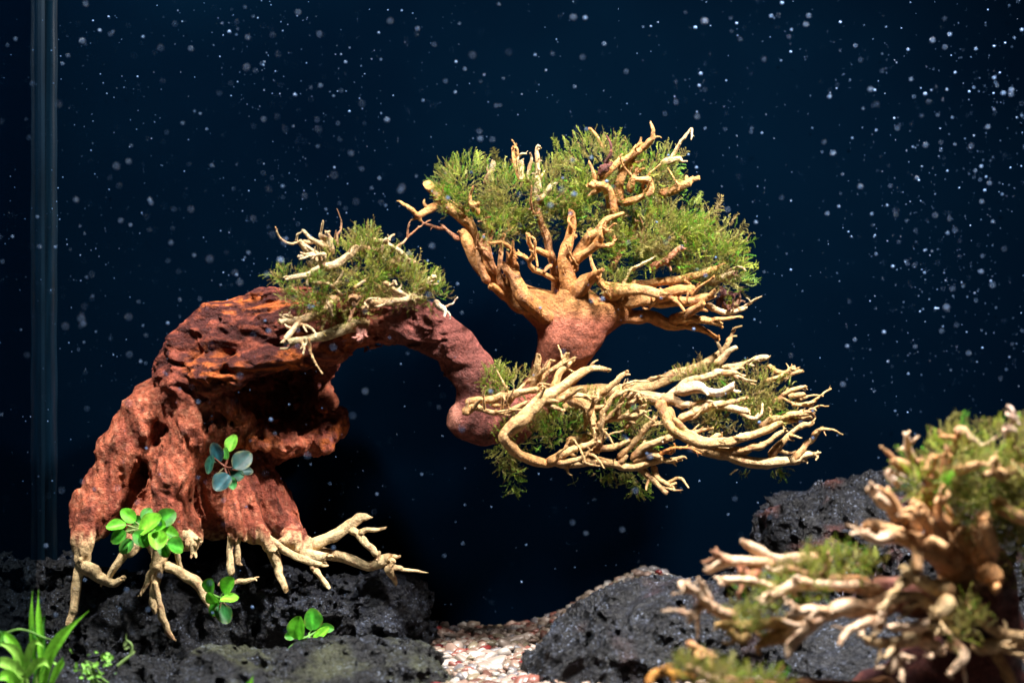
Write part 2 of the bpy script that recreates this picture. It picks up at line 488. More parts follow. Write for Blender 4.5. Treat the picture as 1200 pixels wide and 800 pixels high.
# ------------------------------------------------------------------ lava rocks
def rock(name, blobs, label, h=0.0013, seed=1, tint=(1, 1, 1), green=0.0, red=0.0, amp=1.0, group='black lava rocks on the tank floor'):
    cs = [P(px, py, Y) for px, py, Y, *_ in blobs]
    rs = [np.array([rx * S(px, Y), rd, rz * S(px, Y)]) for px, py, Y, rx, rz, rd in blobs]
    lo = np.min([c - r for c, r in zip(cs, rs)], 0) - 0.012; hi = np.max([c + r for c, r in zip(cs, rs)], 0) + 0.012
    lo[2] = max(lo[2], -0.02); hi[1] = min(hi[1], YB - 0.001)
    F = Field(lo, hi, h)
    for c, r in zip(cs, rs): F.ellipsoid(c, r, 0.012)
    I, p = F.near(0.013)
    w = np.stack([fbm(p * 30 + k * 31, 1, seed + k) for k in range(3)], 1)
    F.F[I] += (0.0085 * amp * fbm(p * 26 + w * 0.6, 3, seed) + 0.0042 * amp * (np.abs(fbm(p * 75 + w, 2, seed + 9)) - 0.25) * 2).astype(np.float32)
    I, p = F.near(0.0042)
    msk = sstep(-0.4, 0.15, fbm(p * 28, 2, seed + 50))
    c1 = worley(p * 85, seed + 20); c2 = worley(p * 210, seed + 30)
    F.F[I] += ((0.013 * np.clip(0.45 - c1, 0, 1) + 0.0080 * np.clip(0.55 - c2, 0, 1)) * (0.25 + msk) + 0.0012 * fbm(p * 380, 2, seed + 40)).astype(np.float32)
    V, Q = F.mesh()
    base = np.array([0.0050, 0.0062, 0.0105]) * np.array(tint)
    n1 = fbm(V * 60, 3, seed + 60); n2 = fbm(V * 300, 2, seed + 61)
    C = base * (0.75 + 0.5 * n1 + 0.7 * n2)[:, None].clip(0.3)
    fr = sstep(0.28, 0.5, fbm(V * 400, 2, seed + 64)) * sstep(-0.1, 0.3, n1)
    C = C + fr[:, None] * np.array([0.018, 0.022, 0.034])
    if red: 
        k = red * sstep(0.1, 0.4, fbm(V * 45, 3, seed + 70)); C = C * (1 - k)[:, None] + k[:, None] * np.array([0.11, 0.035, 0.025])
    if green:
        k = green * sstep(-0.25, 0.35, fbm(V * 50, 3, seed + 80)) * sstep(0.0, 0.7, normals(V, Q)[:, 2])
        C = C * (1 - k)[:, None] + k[:, None] * np.array([0.055, 0.060, 0.030])
    me = mesh_from(name, V, [Q], M_ROCK, C)
    o = obj(name, me, None, tuple(np.append(V[:, :2].mean(0), V[:, 2].min())))
    return tag(o, label, 'rock', group)

rock('lava_rock', [(82, 706, 1.066, 46, 62, .024), (140, 725, 1.05, 52, 52, .03), (205, 715, 1.055, 56, 58, .03), (268, 705, 1.056, 46, 56, .03), (110, 750, 1.045, 60, 42, .032), (225, 765, 1.045, 80, 40, .03)],
     'tall black lava rock under the pale hanging roots of the arched driftwood', seed=3, amp=1.35)
rock('lava_rock', [(330, 725, 1.045, 50, 48, .03), (395, 722, 1.05, 46, 46, .03), (450, 722, 1.045, 50, 48, .03), (400, 765, 1.05, 100, 35, .03), (315, 692, 1.065, 40, 28, .02)],
     'black lava rock under the forked root that reaches toward the gravel', seed=13, tint=(1, 1.05, 1.25), amp=1.4)
rock('lava_rock', [(262, 812, 0.945, 92, 54, .045), (385, 816, 0.945, 125, 62, .05), (472, 812, 0.945, 64, 60, .045)],
     'low lava rock with an olive green film in front of the small round-leaved plant', seed=23, green=0.75, amp=0.9)
rock('lava_rock', [(40, 832, 0.965, 100, 66, .04), (140, 826, 0.96, 66, 52, .04), (195, 828, 0.962, 50, 46, .04)],
     'low dark lava rock behind the grassy plant by the side glass', seed=33, tint=(0.9, 0.95, 1.0))
rock('lava_rock', [(1005, 650, 1.03, 118, 98, .045), (945, 650, 1.035, 70, 75, .04), (1085, 660, 1.02, 100, 95, .045), (985, 730, 1.02, 130, 60, .05)],
     'tall rounded lava rock with rusty red patches behind the mossy branches', seed=43, red=0.5, tint=(0.8, 0.8, 0.9), amp=1.5)
rock('lava_rock', [(775, 795, 0.955, 135, 118, .06), (700, 815, 0.94, 78, 82, .045), (860, 775, 0.97, 95, 105, .05), (655, 830, 0.93, 36, 58, .03)],
     'broad dark lava rock beside the open patch of gravel', seed=53, red=0.15, tint=(0.6, 0.62, 0.75), amp=1.3)
rock('lava_rock', [(1010, 800, 0.92, 130, 85, .04), (1150, 790, 0.93, 130, 110, .04)],
     'dark lava rock beneath the blurred mossy driftwood', seed=63, tint=(0.9, 1.0, 1.15), h=0.0018)

# ------------------------------------------------------------------ branches
def catmull(P_, n):
    P_ = np.asarray(P_, float)
    if len(P_) == 2: 
        t = np.linspace(0, 1, n)[:, None]; return P_[0] * (1 - t) + P_[1] * t
    Q = np.vstack([2 * P_[0] - P_[1], P_, 2 * P_[-1] - P_[-2]])
    seg = np.linspace(0, len(P_) - 1, n); i = np.minimum(seg.astype(int), len(P_) - 2); t = (seg - i)[:, None]
    p0, p1, p2, p3 = Q[i], Q[i + 1], Q[i + 2], Q[i + 3]
    return 0.5 * (2 * p1 + (p2 - p0) * t + (2 * p0 - 5 * p1 + 4 * p2 - p3) * t ** 2 + (3 * p1 - p0 - 3 * p2 + p3) * t ** 3)

def tube(pts, rad, col, col_base=None, seed=0, seg=12, tip='cut', rough=0.16, stubs=0, cap_col=None, base_len=0.35, depth=0, deepk=0.75):
    """one tapering, gnarled branch; returns verts, quads, tris, colours"""
    r = np.random.default_rng(seed + 1000)
    pts = np.asarray(pts, float); rad = np.asarray(rad, float); col = np.array(col, float)
    L = np.linalg.norm(np.diff(pts, axis=0), axis=1).sum(); rm = rad.mean()
    n = int(np.clip(L / (rm * 0.5), 8, 60)) if rough > 0.1 else int(np.clip(L / rm, 5, 16))
    D = catmull(np.column_stack([pts, rad]), n); C, R = D[:, :3], np.clip(D[:, 3], rad.min() * 0.7, None)
    s = np.linspace(0, 1, n)
    def w1(f, k): return vnoise(np.column_stack([s * L / f, np.full(n, seed * 3.7), np.full(n, k * 9.0)]), (seed + k) % 97)
    wild = rough / 0.16
    wob = np.stack([0.55 * w1(rm * 5.5, k) + 0.22 * w1(rm * 2.2, k + 4) for k in range(3)], 1) * wild
    C = C + wob * R[:, None] * np.minimum(1, s * 4)[:, None]
    R = R * (1 + 0.16 * wild * w1(rm * 3.0, 8) + 0.08 * wild * w1(rm * 1.3, 9)) * (1.04 - 0.20 * s)
    if rough > 0.1: R = R * (1 + 0.18 * np.exp(-s * L / (1.6 * rm)))
    T = np.gradient(C, axis=0); T /= np.linalg.norm(T, axis=1, keepdims=True) + 1e-12
    u = np.cross(T[0], [0.3, 0.9, 0.2]); u /= np.linalg.norm(u)
    ang = np.linspace(0, 2 * math.pi, seg, endpoint=False)
    ii, jj = np.meshgrid(s * L, ang, indexing='ij'); twist = ii / rm * 0.05
    ca, sa = np.cos(jj + twist).ravel(), np.sin(jj + twist).ravel()
    ridge = fbm(np.column_stack([ca * 1.9, sa * 1.9, ii.ravel() / (rm * 7) + seed * 2.3]), 2, seed % 83).reshape(n, seg)
    lump = fbm(np.column_stack([ca * 1.5, sa * 1.5, ii.ravel() / (rm * 1.6) + seed * 1.3]), 2, seed % 79).reshape(n, seg)
    rr = R[:, None] * (1 + rough * (1.7 * ridge + 1.2 * lump))
    style = r.random()
    if rough > 0.1: rr[0] *= 0.45; rr[1] *= 0.8
    if tip == 'point':
        rr[-4:] *= np.array([0.85, 0.65, 0.42, 0.15])[:, None] if n >= 4 else 1
    off = np.zeros((n, seg))
    if tip == 'cut':
        rr[-1] *= 0.9
        k = r.uniform(0.15, 0.8); ph = r.uniform(0, 6.28)
        o_ = k * np.cos(ang - ph) + r.normal(0, 0.12 if style < 0.6 else 0.34, seg)
        off[-1] = o_ * R[-1]; off[-2] = 0.45 * o_ * R[-1]
    V = []
    for i in range(n):
        u = u - T[i] * (u @ T[i]); u /= np.linalg.norm(u); w = np.cross(T[i], u)
        V.append(C[i] + np.cos(ang)[:, None] * u * rr[i][:, None] + np.sin(ang)[:, None] * w * rr[i][:, None] + T[i] * off[i][:, None])
    V = np.array(V); lenf = s[:, None, None]
    streak = fbm(np.column_stack([ca * 3.2, sa * 3.2, ii.ravel() / (rm * 9) + seed]), 3, (seed + 7) % 71).reshape(n, seg, 1)
    base = np.tile(col, (n, seg, 1)) * (1 + 0.5 * streak)
    if rough > 0.1:
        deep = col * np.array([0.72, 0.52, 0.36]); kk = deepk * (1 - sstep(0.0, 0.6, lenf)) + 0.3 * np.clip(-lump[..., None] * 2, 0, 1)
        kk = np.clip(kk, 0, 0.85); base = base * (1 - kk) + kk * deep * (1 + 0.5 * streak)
        p_ = V.reshape(-1, 3)
        blot = sstep(0.18, 0.42, fbm(p_ * 240, 3, (seed + 3) % 67)).reshape(n, seg, 1)
        base = base * (1 - 0.6 * blot) + 0.6 * blot * np.array([0.24, 0.085, 0.04])
        wh = sstep(0.22, 0.5, fbm(p_ * 330 + 5, 2, (seed + 5) % 61)).reshape(n, seg, 1)
        base = base * (1 - 0.5 * wh) + 0.5 * wh * (col * 1.25 + 0.05)
    if col_base is not None:
        k = 1 - sstep(0.0, base_len, lenf + 0.25 * streak); base = base * (1 - k) + k * np.array(col_base)
    idx = np.arange(n * seg).reshape(n, seg); nx = np.roll(idx, -1, 1)
    quads = np.stack([idx[:-1], nx[:-1], nx[1:], idx[1:]], -1).reshape(-1, 4)
    Vf = V.reshape(-1, 3); Cf = base.reshape(-1, 3); tris = []
    # end caps: own vertices so that the broken end keeps a crisp rim
    cc = np.array(cap_col if cap_col is not None else col * r.choice([1.1, 0.8, 0.55]) * np.array([1.0, 0.88, 0.75]))
    for end in (0, n - 1):
        k0 = len(Vf); ring = V[end].copy(); sgn = 1 if end else -1
        hl = r.uniform(-0.35, 0.25)
        cen = ring.mean(0) + T[end] * R[end] * sgn * (hl if tip == 'cut' else 0.3)
        mid = ring * 0.55 + cen * 0.45 + T[end] * R[end] * sgn * 0.16 * r.normal(0, 1, (seg, 1))
        Vf = np.vstack([Vf, ring, mid, cen[None]])
        Cf = np.vstack([Cf, (cc if end else base[0].mean(0)) * (1 + r.normal(0, 0.2, (2 * seg + 1, 1)))])
        a = np.arange(seg); bq = (a + 1) % seg
        qd = np.stack([k0 + a, k0 + bq, k0 + seg + bq, k0 + seg + a], 1); tr_ = np.stack([k0 + seg + a, k0 + seg + bq, np.full(seg, k0 + 2 * seg)], 1)
        if not end: qd, tr_ = qd[:, ::-1], tr_[:, ::-1]
        quads = np.vstack([quads, qd]); tris.append(tr_)
    tris = np.vstack(tris)
    def add(pp, ra, kst):
        nonlocal Vf, Cf, quads, tris
        v2, q2, t2, c2 = tube(pp, ra, col * r.uniform(0.8, 1.15), None, seed + 11 + kst * 7, max(7, seg - 4), 'cut', rough, 0, None, 0.3, depth + 1)
        quads = np.vstack([quads, q2 + len(Vf)]); tris = np.vstack([tris, t2 + len(Vf)]); Vf = np.vstack([Vf, v2]); Cf = np.vstack([Cf, c2])
    if depth == 0 and tip == 'cut' and rough > 0.1 and style > 0.45:      # knuckled, splitting end
        for q in range(r.integers(2, 4)):
            d = T[-1] + r.normal(0, 0.55, 3); d /= np.linalg.norm(d); l = R[-1] * r.uniform(1.3, 2.6); r0 = R[-1] * r.uniform(0.45, 0.7)
            add([C[-1] - T[-1] * R[-1] * 0.8, C[-1] + d * l * 0.45, C[-1] + d * l + r.normal(0, 0.25, 3) * l], [r0, r0, r0 * 0.8], q)
    if depth == 0:
        for kst in range(stubs):
            i = int(n * r.uniform(0.3, 0.92)); th = r.uniform(0, 6.28)
            u2 = np.cross(T[i], [0.2, 0.5, 0.8]); u2 /= np.linalg.norm(u2); w2 = np.cross(T[i], u2)
            d = math.cos(th) * u2 + math.sin(th) * w2 + T[i] * r.uniform(0.3, 1.6); d /= np.linalg.norm(d)
            l = R[i] * r.uniform(1.8, 4.6); r0 = R[i] * r.uniform(0.36, 0.58)
            bd = r.normal(0, 0.3, 3) * l
            add([C[i], C[i] + d * l * 0.5 + bd * 0.2, C[i] + d * l * 0.8 + bd * 0.5, C[i] + d * l + bd], [r0 * 1.2, r0, r0 * 0.85, r0 * 0.7], kst + 5)
    return Vf, quads, tris, Cf

BR = [0]; LINES = {}
def branch(parent, pts, Y0, dy=(0, 0), col=(0.5, 0.34, 0.17), col_base=None, name=None, tip='cut', seg=10, stubs=0, cap_col=None, mat=None, rough=0.16, base_len=0.35, scale=0.78):
    """pts: (px, py, r px) ; dy: millimetres nearer (-) or farther (+) from start to end"""
    BR[0] += 1; n = len(pts)
    ys = Y0 + np.interp(np.linspace(0, 1, n), np.linspace(0, 1, len(dy)), dy) * 0.001
    W = [P(p[0], p[1], y) for p, y in zip(pts, ys)]; R = [p[2] * scale * S(p[0], y) for p, y in zip(pts, ys)]
    v, q, t, c = tube(W, R, np.array(col) * rng.uniform(0.9, 1.08), col_base, BR[0] * 5 + 3, seg + 2, tip, rough, stubs + (1 if name is None and max(p[2] for p in pts) >= 5 else 0), cap_col, base_len, 0, 0.2 if name == 'root' else 0.75)
    if name is None: LINES.setdefault(id(parent), []).append((np.array(W), np.array(R), np.array(col)))
    nm = name or ('branch' if max(p[2] for p in pts) >= 5.5 else 'twig')
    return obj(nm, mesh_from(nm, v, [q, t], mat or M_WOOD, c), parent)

# ------------------------------------------------------------------ moss
def frond_shape(seed, pairs=11):
    """a little feathery moss frond of unit length growing along +Z"""
    r = np.random.default_rng(seed); V, T, G = [], [], []
    cx, cy = r.normal(0, 0.25), r.normal(0, 0.25)
    sp = lambda t: np.array([cx * t * t + 0.05 * math.sin(5 * t + seed), cy * t * t, t * (1 - 0.12 * t)])
    k = 5
    for i in range(k):
        t0, t1 = i / k, (i + 1) / k
        a, b = sp(t0), sp(t1); w = 0.022 * (1 - 0.6 * t0)
        n0 = len(V); V += [a + [w, 0, 0], a - [w, 0, 0], b + [w * .8, 0, 0], b - [w * .8, 0, 0]]
        T += [(n0, n0 + 1, n0 + 2), (n0 + 1, n0 + 3, n0 + 2)]; G += [t0, t0, t1, t1]
    for i in range(pairs):
        t = (i + 0.7) / (pairs + 0.3)
        a = sp(t); L = 0.15 * (1 - 0.55 * abs(t - 0.4)) * r.uniform(0.7, 1.25)
        for sd in (-1, 1):
            az = r.normal(0, 0.45)
            d = np.array([sd * math.cos(az), math.sin(az), r.uniform(0.45, 1.0)]); d /= np.linalg.norm(d)
            wv = np.cross(d, [0, 1, 0]); wv = wv / (np.linalg.norm(wv) + 1e-9) * L * 0.22 + np.array([0, r.normal(0, 0.012), 0])
            n0 = len(V); V += [a, a + d * L * 0.5 + wv, a + d * L, a + d * L * 0.5 - wv]
            T += [(n0, n0 + 1, n0 + 2), (n0, n0 + 2, n0 + 3)]; G += [t, t, t + .1, t]
    return np.array(V, float), np.array(T), np.array(G)
FRONDS = [frond_shape(s, 9) for s in range(8)]
def feather_shape(seed, pairs=9):
    r = np.random.default_rng(seed + 50); V, T, G, nv = [], [], [], 0
    bv, bt, bg_ = FRONDS[seed % 8]; V.append(bv * np.array([0.6, 0.6, 1])); T.append(bt); G.append(bg_); nv = len(bv)
    for i in range(pairs):
        t = (i + 0.8) / (pairs + 0.4); L = 0.36 * (1 - 0.75 * abs(t - 0.35)) * r.uniform(0.75, 1.2)
        for sd in (-1, 1):
            fv, ft, fg_ = FRONDS[r.integers(8)]
            d = np.array([sd * 1.0, r.normal(0, 0.25), r.uniform(0.5, 0.9)]); d /= np.linalg.norm(d)
            x = np.cross(d, [0, 1, 0]); x /= np.linalg.norm(x); y = np.cross(d, x)
            V.append((fv[:, :1] * x + fv[:, 1:2] * y + fv[:, 2:] * d) * L + np.array([0.05 * math.sin(5 * t), 0.12 * t * t, t * (1 - 0.12 * t)]))
            T.append(ft + nv); G.append(0.3 + 0.7 * fg_); nv += len(fv)
    return np.concatenate(V), np.concatenate(T), np.concatenate(G)
FEATHERS = [feather_shape(s) for s in range(5)]
GREENS = np.array([(0.14, 0.185, 0.020), (0.20, 0.235, 0.030), (0.08, 0.155, 0.015), (0.20, 0.18, 0.045), (0.18, 0.11, 0.038), (0.08, 0.27, 0.018), (0.32, 0.31, 0.10)])

def moss(parent, blobs, Y0, count, seed, flen=(7.5, 14), weights=(.22, .22, .18, .16, .12, .06, .04), up=0.6, name='moss', label=None, droop=0.0, feathers=0.018):
    """blobs: (px, py, dy mm, rx px, rz px, rd mm, weight); fronds rooted through the shells of the ellipsoids"""
    r = np.random.default_rng(seed); ws = np.array([b[6] if len(b) > 6 else b[3] * b[4] for b in blobs], float); ws /= ws.sum()
    w = np.array(weights); w = w / w.sum()
    VV, TT, CC, nv = [], [], [], 0
    for i in range(int(count * 1.8)):
        b = blobs[r.choice(len(blobs), p=ws)]; Y = Y0 + b[2] * 0.001; s = S(b[0], Y)
        c = P(b[0], b[1], Y)
        d = r.normal(0, 1, 3); d /= np.linalg.norm(d)
        rad = np.array([b[3] * s, b[5] * 0.001, b[4] * s])
        root = c + d * rad * r.uniform(0.35, 0.95) + np.array([0, -0.007, 0])
        if not (math.sin(root[0] * 230 + seed * 1.7) + math.sin(root[2] * 260 + root[0] * 120 + seed) + math.sin(root[1] * 300 + root[2] * 90) + r.normal(0, 0.5) > -0.9): continue
        g_ = d / rad; g_ /= np.linalg.norm(g_)
        g_ = g_ * 0.8 + np.array([0, -0.15, up - droop]) + r.normal(0, 0.42, 3); g_ /= np.linalg.norm(g_)
        x = np.cross(g_, r.normal(0, 1, 3)); x /= np.linalg.norm(x); y = np.cross(g_, x)
        big = r.random() < feathers
        fv, ft, fg = FEATHERS[r.integers(5)] if big else FRONDS[r.integers(8)]
        L = r.uniform(*flen) * s * (2.0 if big else 1.7 if r.random() < 0.07 else 1)
        v = (fv[:, :1] * x + fv[:, 1:2] * y + fv[:, 2:] * g_) * L + root
        pat = math.sin(root[0] * 170 + seed) + math.sin(root[2] * 210 + root[0] * 90 + 2 * seed) + r.normal(0, 0.5)
        col = GREENS[r.choice(len(GREENS), p=w)] * r.uniform(0.55, 1.35)
        if pat > 0.5: col = col * 0.45 + np.array([0.21, 0.15, 0.055]) * r.uniform(0.3, 0.8)
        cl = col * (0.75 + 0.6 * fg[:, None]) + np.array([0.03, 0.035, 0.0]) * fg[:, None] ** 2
        VV.append(v); TT.append(ft + nv); CC.append(cl); nv += len(v)
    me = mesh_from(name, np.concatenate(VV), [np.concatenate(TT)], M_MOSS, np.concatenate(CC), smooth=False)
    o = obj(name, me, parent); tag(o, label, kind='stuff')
    return o

# ------------------------------------------------------------------ the arched driftwood bonsai
YT = 1.0
bon = empty('driftwood_bonsai', tuple(P(215, 640, 1.045)), 'arched red driftwood bonsai with pale peeled branches and moss pads', 'driftwood')

def pc(px, py, Y, r): return (P(px, py, Y), r * S(px, Y))
lo = np.minimum(P(70, 700, 1.0), P(70, 700, 1.09)); hi = np.maximum(P(730, 320, 0.95), P(730, 320, 1.09))
lo = np.array([P(60, 660, 1.09)[0], 0.945, P(60, 665, 1.04)[2]]); hi = np.array([P(735, 330, 1.04)[0], 1.092, P(300, 318, 1.0)[2]])
F = Field(lo, hi, 0.00103)
k1 = 0.007
# arch
F.chain([pc(226, 418, 1.035, 36), pc(262, 402, 1.028, 40), pc(310, 388, 1.02, 37), pc(360, 386, 1.012, 35), pc(410, 378, 1.005, 30),
         pc(460, 372, 1.0, 26), pc(500, 384, 1.0, 25), pc(532, 406, 1.0, 24), pc(554, 436, 1.0, 24), pc(566, 470, 1.002, 26)], k1)
# stump at the foot of the arch and the neck of the crown
F.chain([pc(546, 492, 0.998, 22), pc(566, 492, 1.0, 27), pc(600, 494, 1.008, 25), pc(632, 470, 1.012, 24), pc(654, 430, 1.008, 26), pc(666, 398, 1.0, 32), pc(676, 374, 1.0, 32)], k1)
F.chain([pc(664, 388, 1.0, 27), pc(636, 362, 1.0, 19), pc(606, 344, 1.0, 14)], k1)
F.chain([pc(690, 380, 1.0, 26), pc(716, 364, 0.998, 17), pc(728, 360, 0.998, 12)], k1)
F.chain([pc(676, 376, 1.0, 30), pc(674, 352, 0.998, 18), pc(668, 338, 0.996, 12)], k1)
# folded bark lip of the arch, over the hollow
F.chain([pc(200, 440, 1.03, 16), pc(245, 440, 1.012, 22), pc(275, 438, 1.006, 18), pc(310, 420, 1.004, 14), pc(350, 415, 1.0, 14), pc(392, 410, 0.998, 16)], 0.005)
F.chain([pc(208, 408, 1.02, 14), pc(250, 372, 1.02, 14), pc(310, 354, 1.015, 12), pc(360, 350, 1.01, 12)], 0.006)
# left leg
F.chain([pc(205, 452, 1.035, 30), pc(172, 488, 1.035, 29), pc(142, 532, 1.035, 26), pc(122, 572, 1.034, 24), pc(112, 602, 1.032, 23), pc(108, 618, 1.032, 17)], k1)
# middle column
F.chain([pc(222, 460, 1.022, 28), pc(226, 500, 1.02, 24), pc(214, 530, 1.022, 24), pc(196, 560, 1.02, 28), pc(192, 600, 1.02, 30), pc(200, 624, 1.022, 26)], 0.006)
F.chain([pc(190, 600, 1.02, 26), pc(226, 628, 1.02, 14)], 0.006)
# back body and shadowed right foot
F.chain([pc(240, 470, 1.055, 40), pc(255, 530, 1.055, 45), pc(250, 590, 1.052, 40)], 0.01)
F.chain([pc(270, 560, 1.045, 40), pc(300, 585, 1.045, 38), pc(325, 605, 1.045, 22)], 0.01)
F.chain([pc(280, 580, 1.03, 26), pc(284, 605, 1.028, 18)], 0.008)
F.chain([pc(310, 600, 1.04, 24), pc(342, 622, 1.038, 12)], 0.008)
# ring around the hollow
F.chain([pc(240, 490, 1.03, 20), pc(272, 512, 1.022, 13), pc(300, 516, 1.018, 13), pc(336, 522, 1.022, 13), pc(372, 516, 1.026, 14), pc(396, 506, 1.03, 9)], 0.005)
F.chain([pc(372, 510, 1.03, 13), pc(398, 492, 1.03, 9), pc(402, 482, 1.03, 5)], 0.004)
F.chain([pc(390, 410, 1.035, 15), pc(378, 440, 1.055, 8), pc(384, 490, 1.05, 9)], 0.005)
F.chain([pc(262, 500, 1.06, 28), pc(320, 515, 1.058, 24), pc(372, 512, 1.05, 18)], 0.006)
F.chain([pc(280, 440, 1.07, 22), pc(350, 440, 1.075, 16), pc(385, 470, 1.07, 12)], 0.006)
F.chain([pc(250, 450, 1.02, 16), pc(270, 478, 1.016, 11), pc(292, 494, 1.02, 8)], 0.004)
F.chain([pc(290, 405, 1.058, 30), pc(370, 398, 1.05, 26)], 0.008)  # unseen mass behind the arch, added to keep light out of the hollow
F.chain([pc(285, 470, 1.075, 34), pc(350, 468, 1.075, 30)], 0.008)
F.chain([pc(175, 500, 1.052, 28), pc(150, 560, 1.05, 26), pc(160, 600, 1.05, 26)], 0.008)
for a_ in ([(106, 600, 1.03, 18), (99, 634, 1.015, 10), (95, 656, 1.012, 8)], [(168, 608, 1.02, 16), (152, 644, 1.008, 6)], [(192, 612, 1.016, 22), (190, 642, 1.006, 11), (184, 664, 1.002, 7)], [(214, 618, 1.018, 14), (224, 636, 1.004, 6)],
           [(276, 582, 1.024, 18), (272, 614, 1.012, 7), (271, 630, 1.01, 5)], [(288, 592, 1.03, 18), (304, 626, 1.014, 9), (316, 642, 1.01, 7)], [(326, 596, 1.04, 20), (346, 632, 1.02, 11), (362, 643, 1.016, 9)]):
    F.chain([pc(*q) for q in a_], 0.007)
# hollows
def cut(px, py, Y, rx, rz, rd, k=0.003): F.ellipsoid(P(px, py, Y), (rx * S(px, Y), rd, rz * S(px, Y)), k, True)
cut(334, 462, 1.02, 46, 30, 0.040); cut(298, 462, 1.018, 22, 20, 0.024)
cut(512, 484, 0.994, 15, 19, 0.014, 0.002)
cut(168, 556, 1.008, 11, 36, 0.024); cut(182, 516, 1.012, 10, 22, 0.016)
cut(258, 570, 1.006, 14, 30, 0.018)
cut(264, 433, 0.996, 10, 11, 0.010); cut(222, 455, 1.0, 34, 5, 0.009, 0.002)
cut(244, 508, 1.004, 8, 22, 0.014)
I, p = F.near(0.009)
w = np.stack([fbm(p * 40 + k * 31, 2, 200 + k) for k in range(3)], 1)
fib = fbm(p * np.array([60, 170, 190]) + w * 1.3, 3, 210)
ridg = np.abs(fbm(p * np.array([70, 160, 160]) + w, 3, 215))
px_n, py_n = to_px(p)
armask = sstep(560, 500, px_n) * sstep(478, 440, py_n)         # the layered bark lies on the arch
d = 0.0016 * fbm(p * 55, 3, 220) + 0.0011 * fib + armask * (0.0058 * (ridg - 0.2) + 0.0026 * fib)
low = sstep(430, 480, py_n) * sstep(450, 380, px_n)
wl = worley(p * np.array([110, 110, 80]) + w * 0.8, 230)
d = d + low * (0.0012 * (wl - 0.5) + 0.0030 * fbm(p * np.array([80, 80, 45]) + w * .5, 3, 235) + 0.0044 * (np.abs(fbm(p * np.array([170, 170, 50]) + w * 1.2, 2, 237)) - 0.2) + 0.0009 * fbm(p * 330, 2, 239))
torn = np.clip(1 - ((px_n - 345) / 75) ** 2 - ((py_n - 495) / 42) ** 2, 0, 1)
d = d + torn * (0.011 * (np.abs(fbm(p * np.array([90, 130, 130]) + w, 3, 241)) - 0.2) + 0.004 * fbm(p * 160, 2, 243))
F.F[I] += d.astype(np.float32)
V, Q = F.mesh()
px_n, py_n = to_px(V)
w = np.stack([fbm(V * 40 + k * 31, 2, 200 + k) for k in range(3)], 1)
n1 = fbm(V * 70 + w, 4, 300); n2 = fbm(V * np.array([120, 350, 380]) + w * 1.5, 3, 310); n3 = fbm(V * 500, 2, 320)
salmon = np.array([0.42, 0.110, 0.056]); dark = np.array([0.075, 0.018, 0.015]); orange = np.array([0.56, 0.135, 0.026]); pale = np.array([0.60, 0.27, 0.16]); red = np.array([0.25, 0.060, 0.035])
C = red + (salmon - red) * sstep(-0.35, 0.35, n1)[:, None]
k = sstep(0.1, 0.55, n3 + 0.4 * n1)[:, None]; C = C * (1 - 0.4 * k) + 0.4 * k * pale
k = sstep(0.05, 0.4, fbm(V * np.array([75, 75, 40]) + w * 1.5, 3, 330))[:, None]; C = C * (1 - 0.6 * k) + 0.6 * k * np.array([0.13, 0.028, 0.022])
armask = (sstep(400, 340, px_n) * sstep(470, 440, py_n - 0.12 * (px_n - 230)))[:, None]
barkc = dark + (red - dark) * sstep(-0.2, 0.45, n2 + 0.3 * n1)[:, None]
C = C * (1 - armask) + armask * barkc
def spot(px, py, rx, ry, soft=0.5): return np.clip(1 - ((px_n - px) / rx) ** 2 - ((py_n - py) / ry) ** 2, 0, 1) ** soft
og = np.zeros(len(V))
for a in ((250, 430, 38, 28), (285, 356, 75, 14), (350, 412, 45, 14), (395, 405, 36, 20), (295, 518, 36, 14), (388, 508, 34, 30), (300, 480, 40, 26), (372, 395, 30, 12), (330, 430, 60, 10)):
    og = np.maximum(og, spot(*a))
og = (0.85 * og * sstep(-0.15, 0.35, n2 + 0.5 * n1 + 0.05))[:, None]
C = C * (1 - og) + og * orange * (0.8 + 0.5 * n3[:, None])
nz_ = normals(V, Q)
# the arch beyond the moss pad is plain dull red, the neck of the crown turns into peeled wood upward
ar2 = (sstep(420, 470, px_n) * sstep(640, 600, px_n))[:, None]; C = C * (1 - ar2) + ar2 * (np.array([0.165, 0.050, 0.040]) * (1 + 0.5 * n1[:, None] + 0.4 * n3[:, None]))
nk = (sstep(600, 640, px_n))[:, None]; C = C * (1 - nk) + nk * (np.array([0.24, 0.072, 0.042]) * (1 + 0.4 * n1[:, None] + 0.4 * n3[:, None]))
tn = (sstep(600, 610, px_n) * sstep(385, 352, py_n + 14 * n1))[:, None]; C = C * (1 - tn) + tn * (np.array([0.38, 0.165, 0.055]) * (1 + 0.4 * n2[:, None]))
n4 = fbm(V * np.array([420, 420, 75]) + w * 1.6, 3, 340)          # long grain running down the trunk
lowv = sstep(440, 480, py_n)
C = C * (0.95 + 0.35 * (n2 * (1 - lowv)) + 0.95 * n4 * lowv).clip(0.25, 1.9)[:, None]
rt = (sstep(618, 648, py_n + 22 * n4) * sstep(420, 400, px_n))[:, None]; C = C * (1 - rt) + rt * np.array([0.60, 0.42, 0.22]) * (1 + 0.4 * n4[:, None])
ed = spot(522, 484, 20, 24)[:, None]; C = C * (1 - ed) + ed * np.array([0.40, 0.16, 0.11]) * (1 + 0.6 * n3[:, None])
me = mesh_from('trunk', V, [Q], M_TRUNK, C)
o = obj('trunk', me, bon); tag(o, 'rough red brown trunk with a dark hollow and torn orange wood')

RED = (0.25, 0.08, 0.05)
TAN = (0.64, 0.47, 0.25); PALE = (0.56, 0.41, 0.23); ORG = (0.48, 0.215, 0.065)
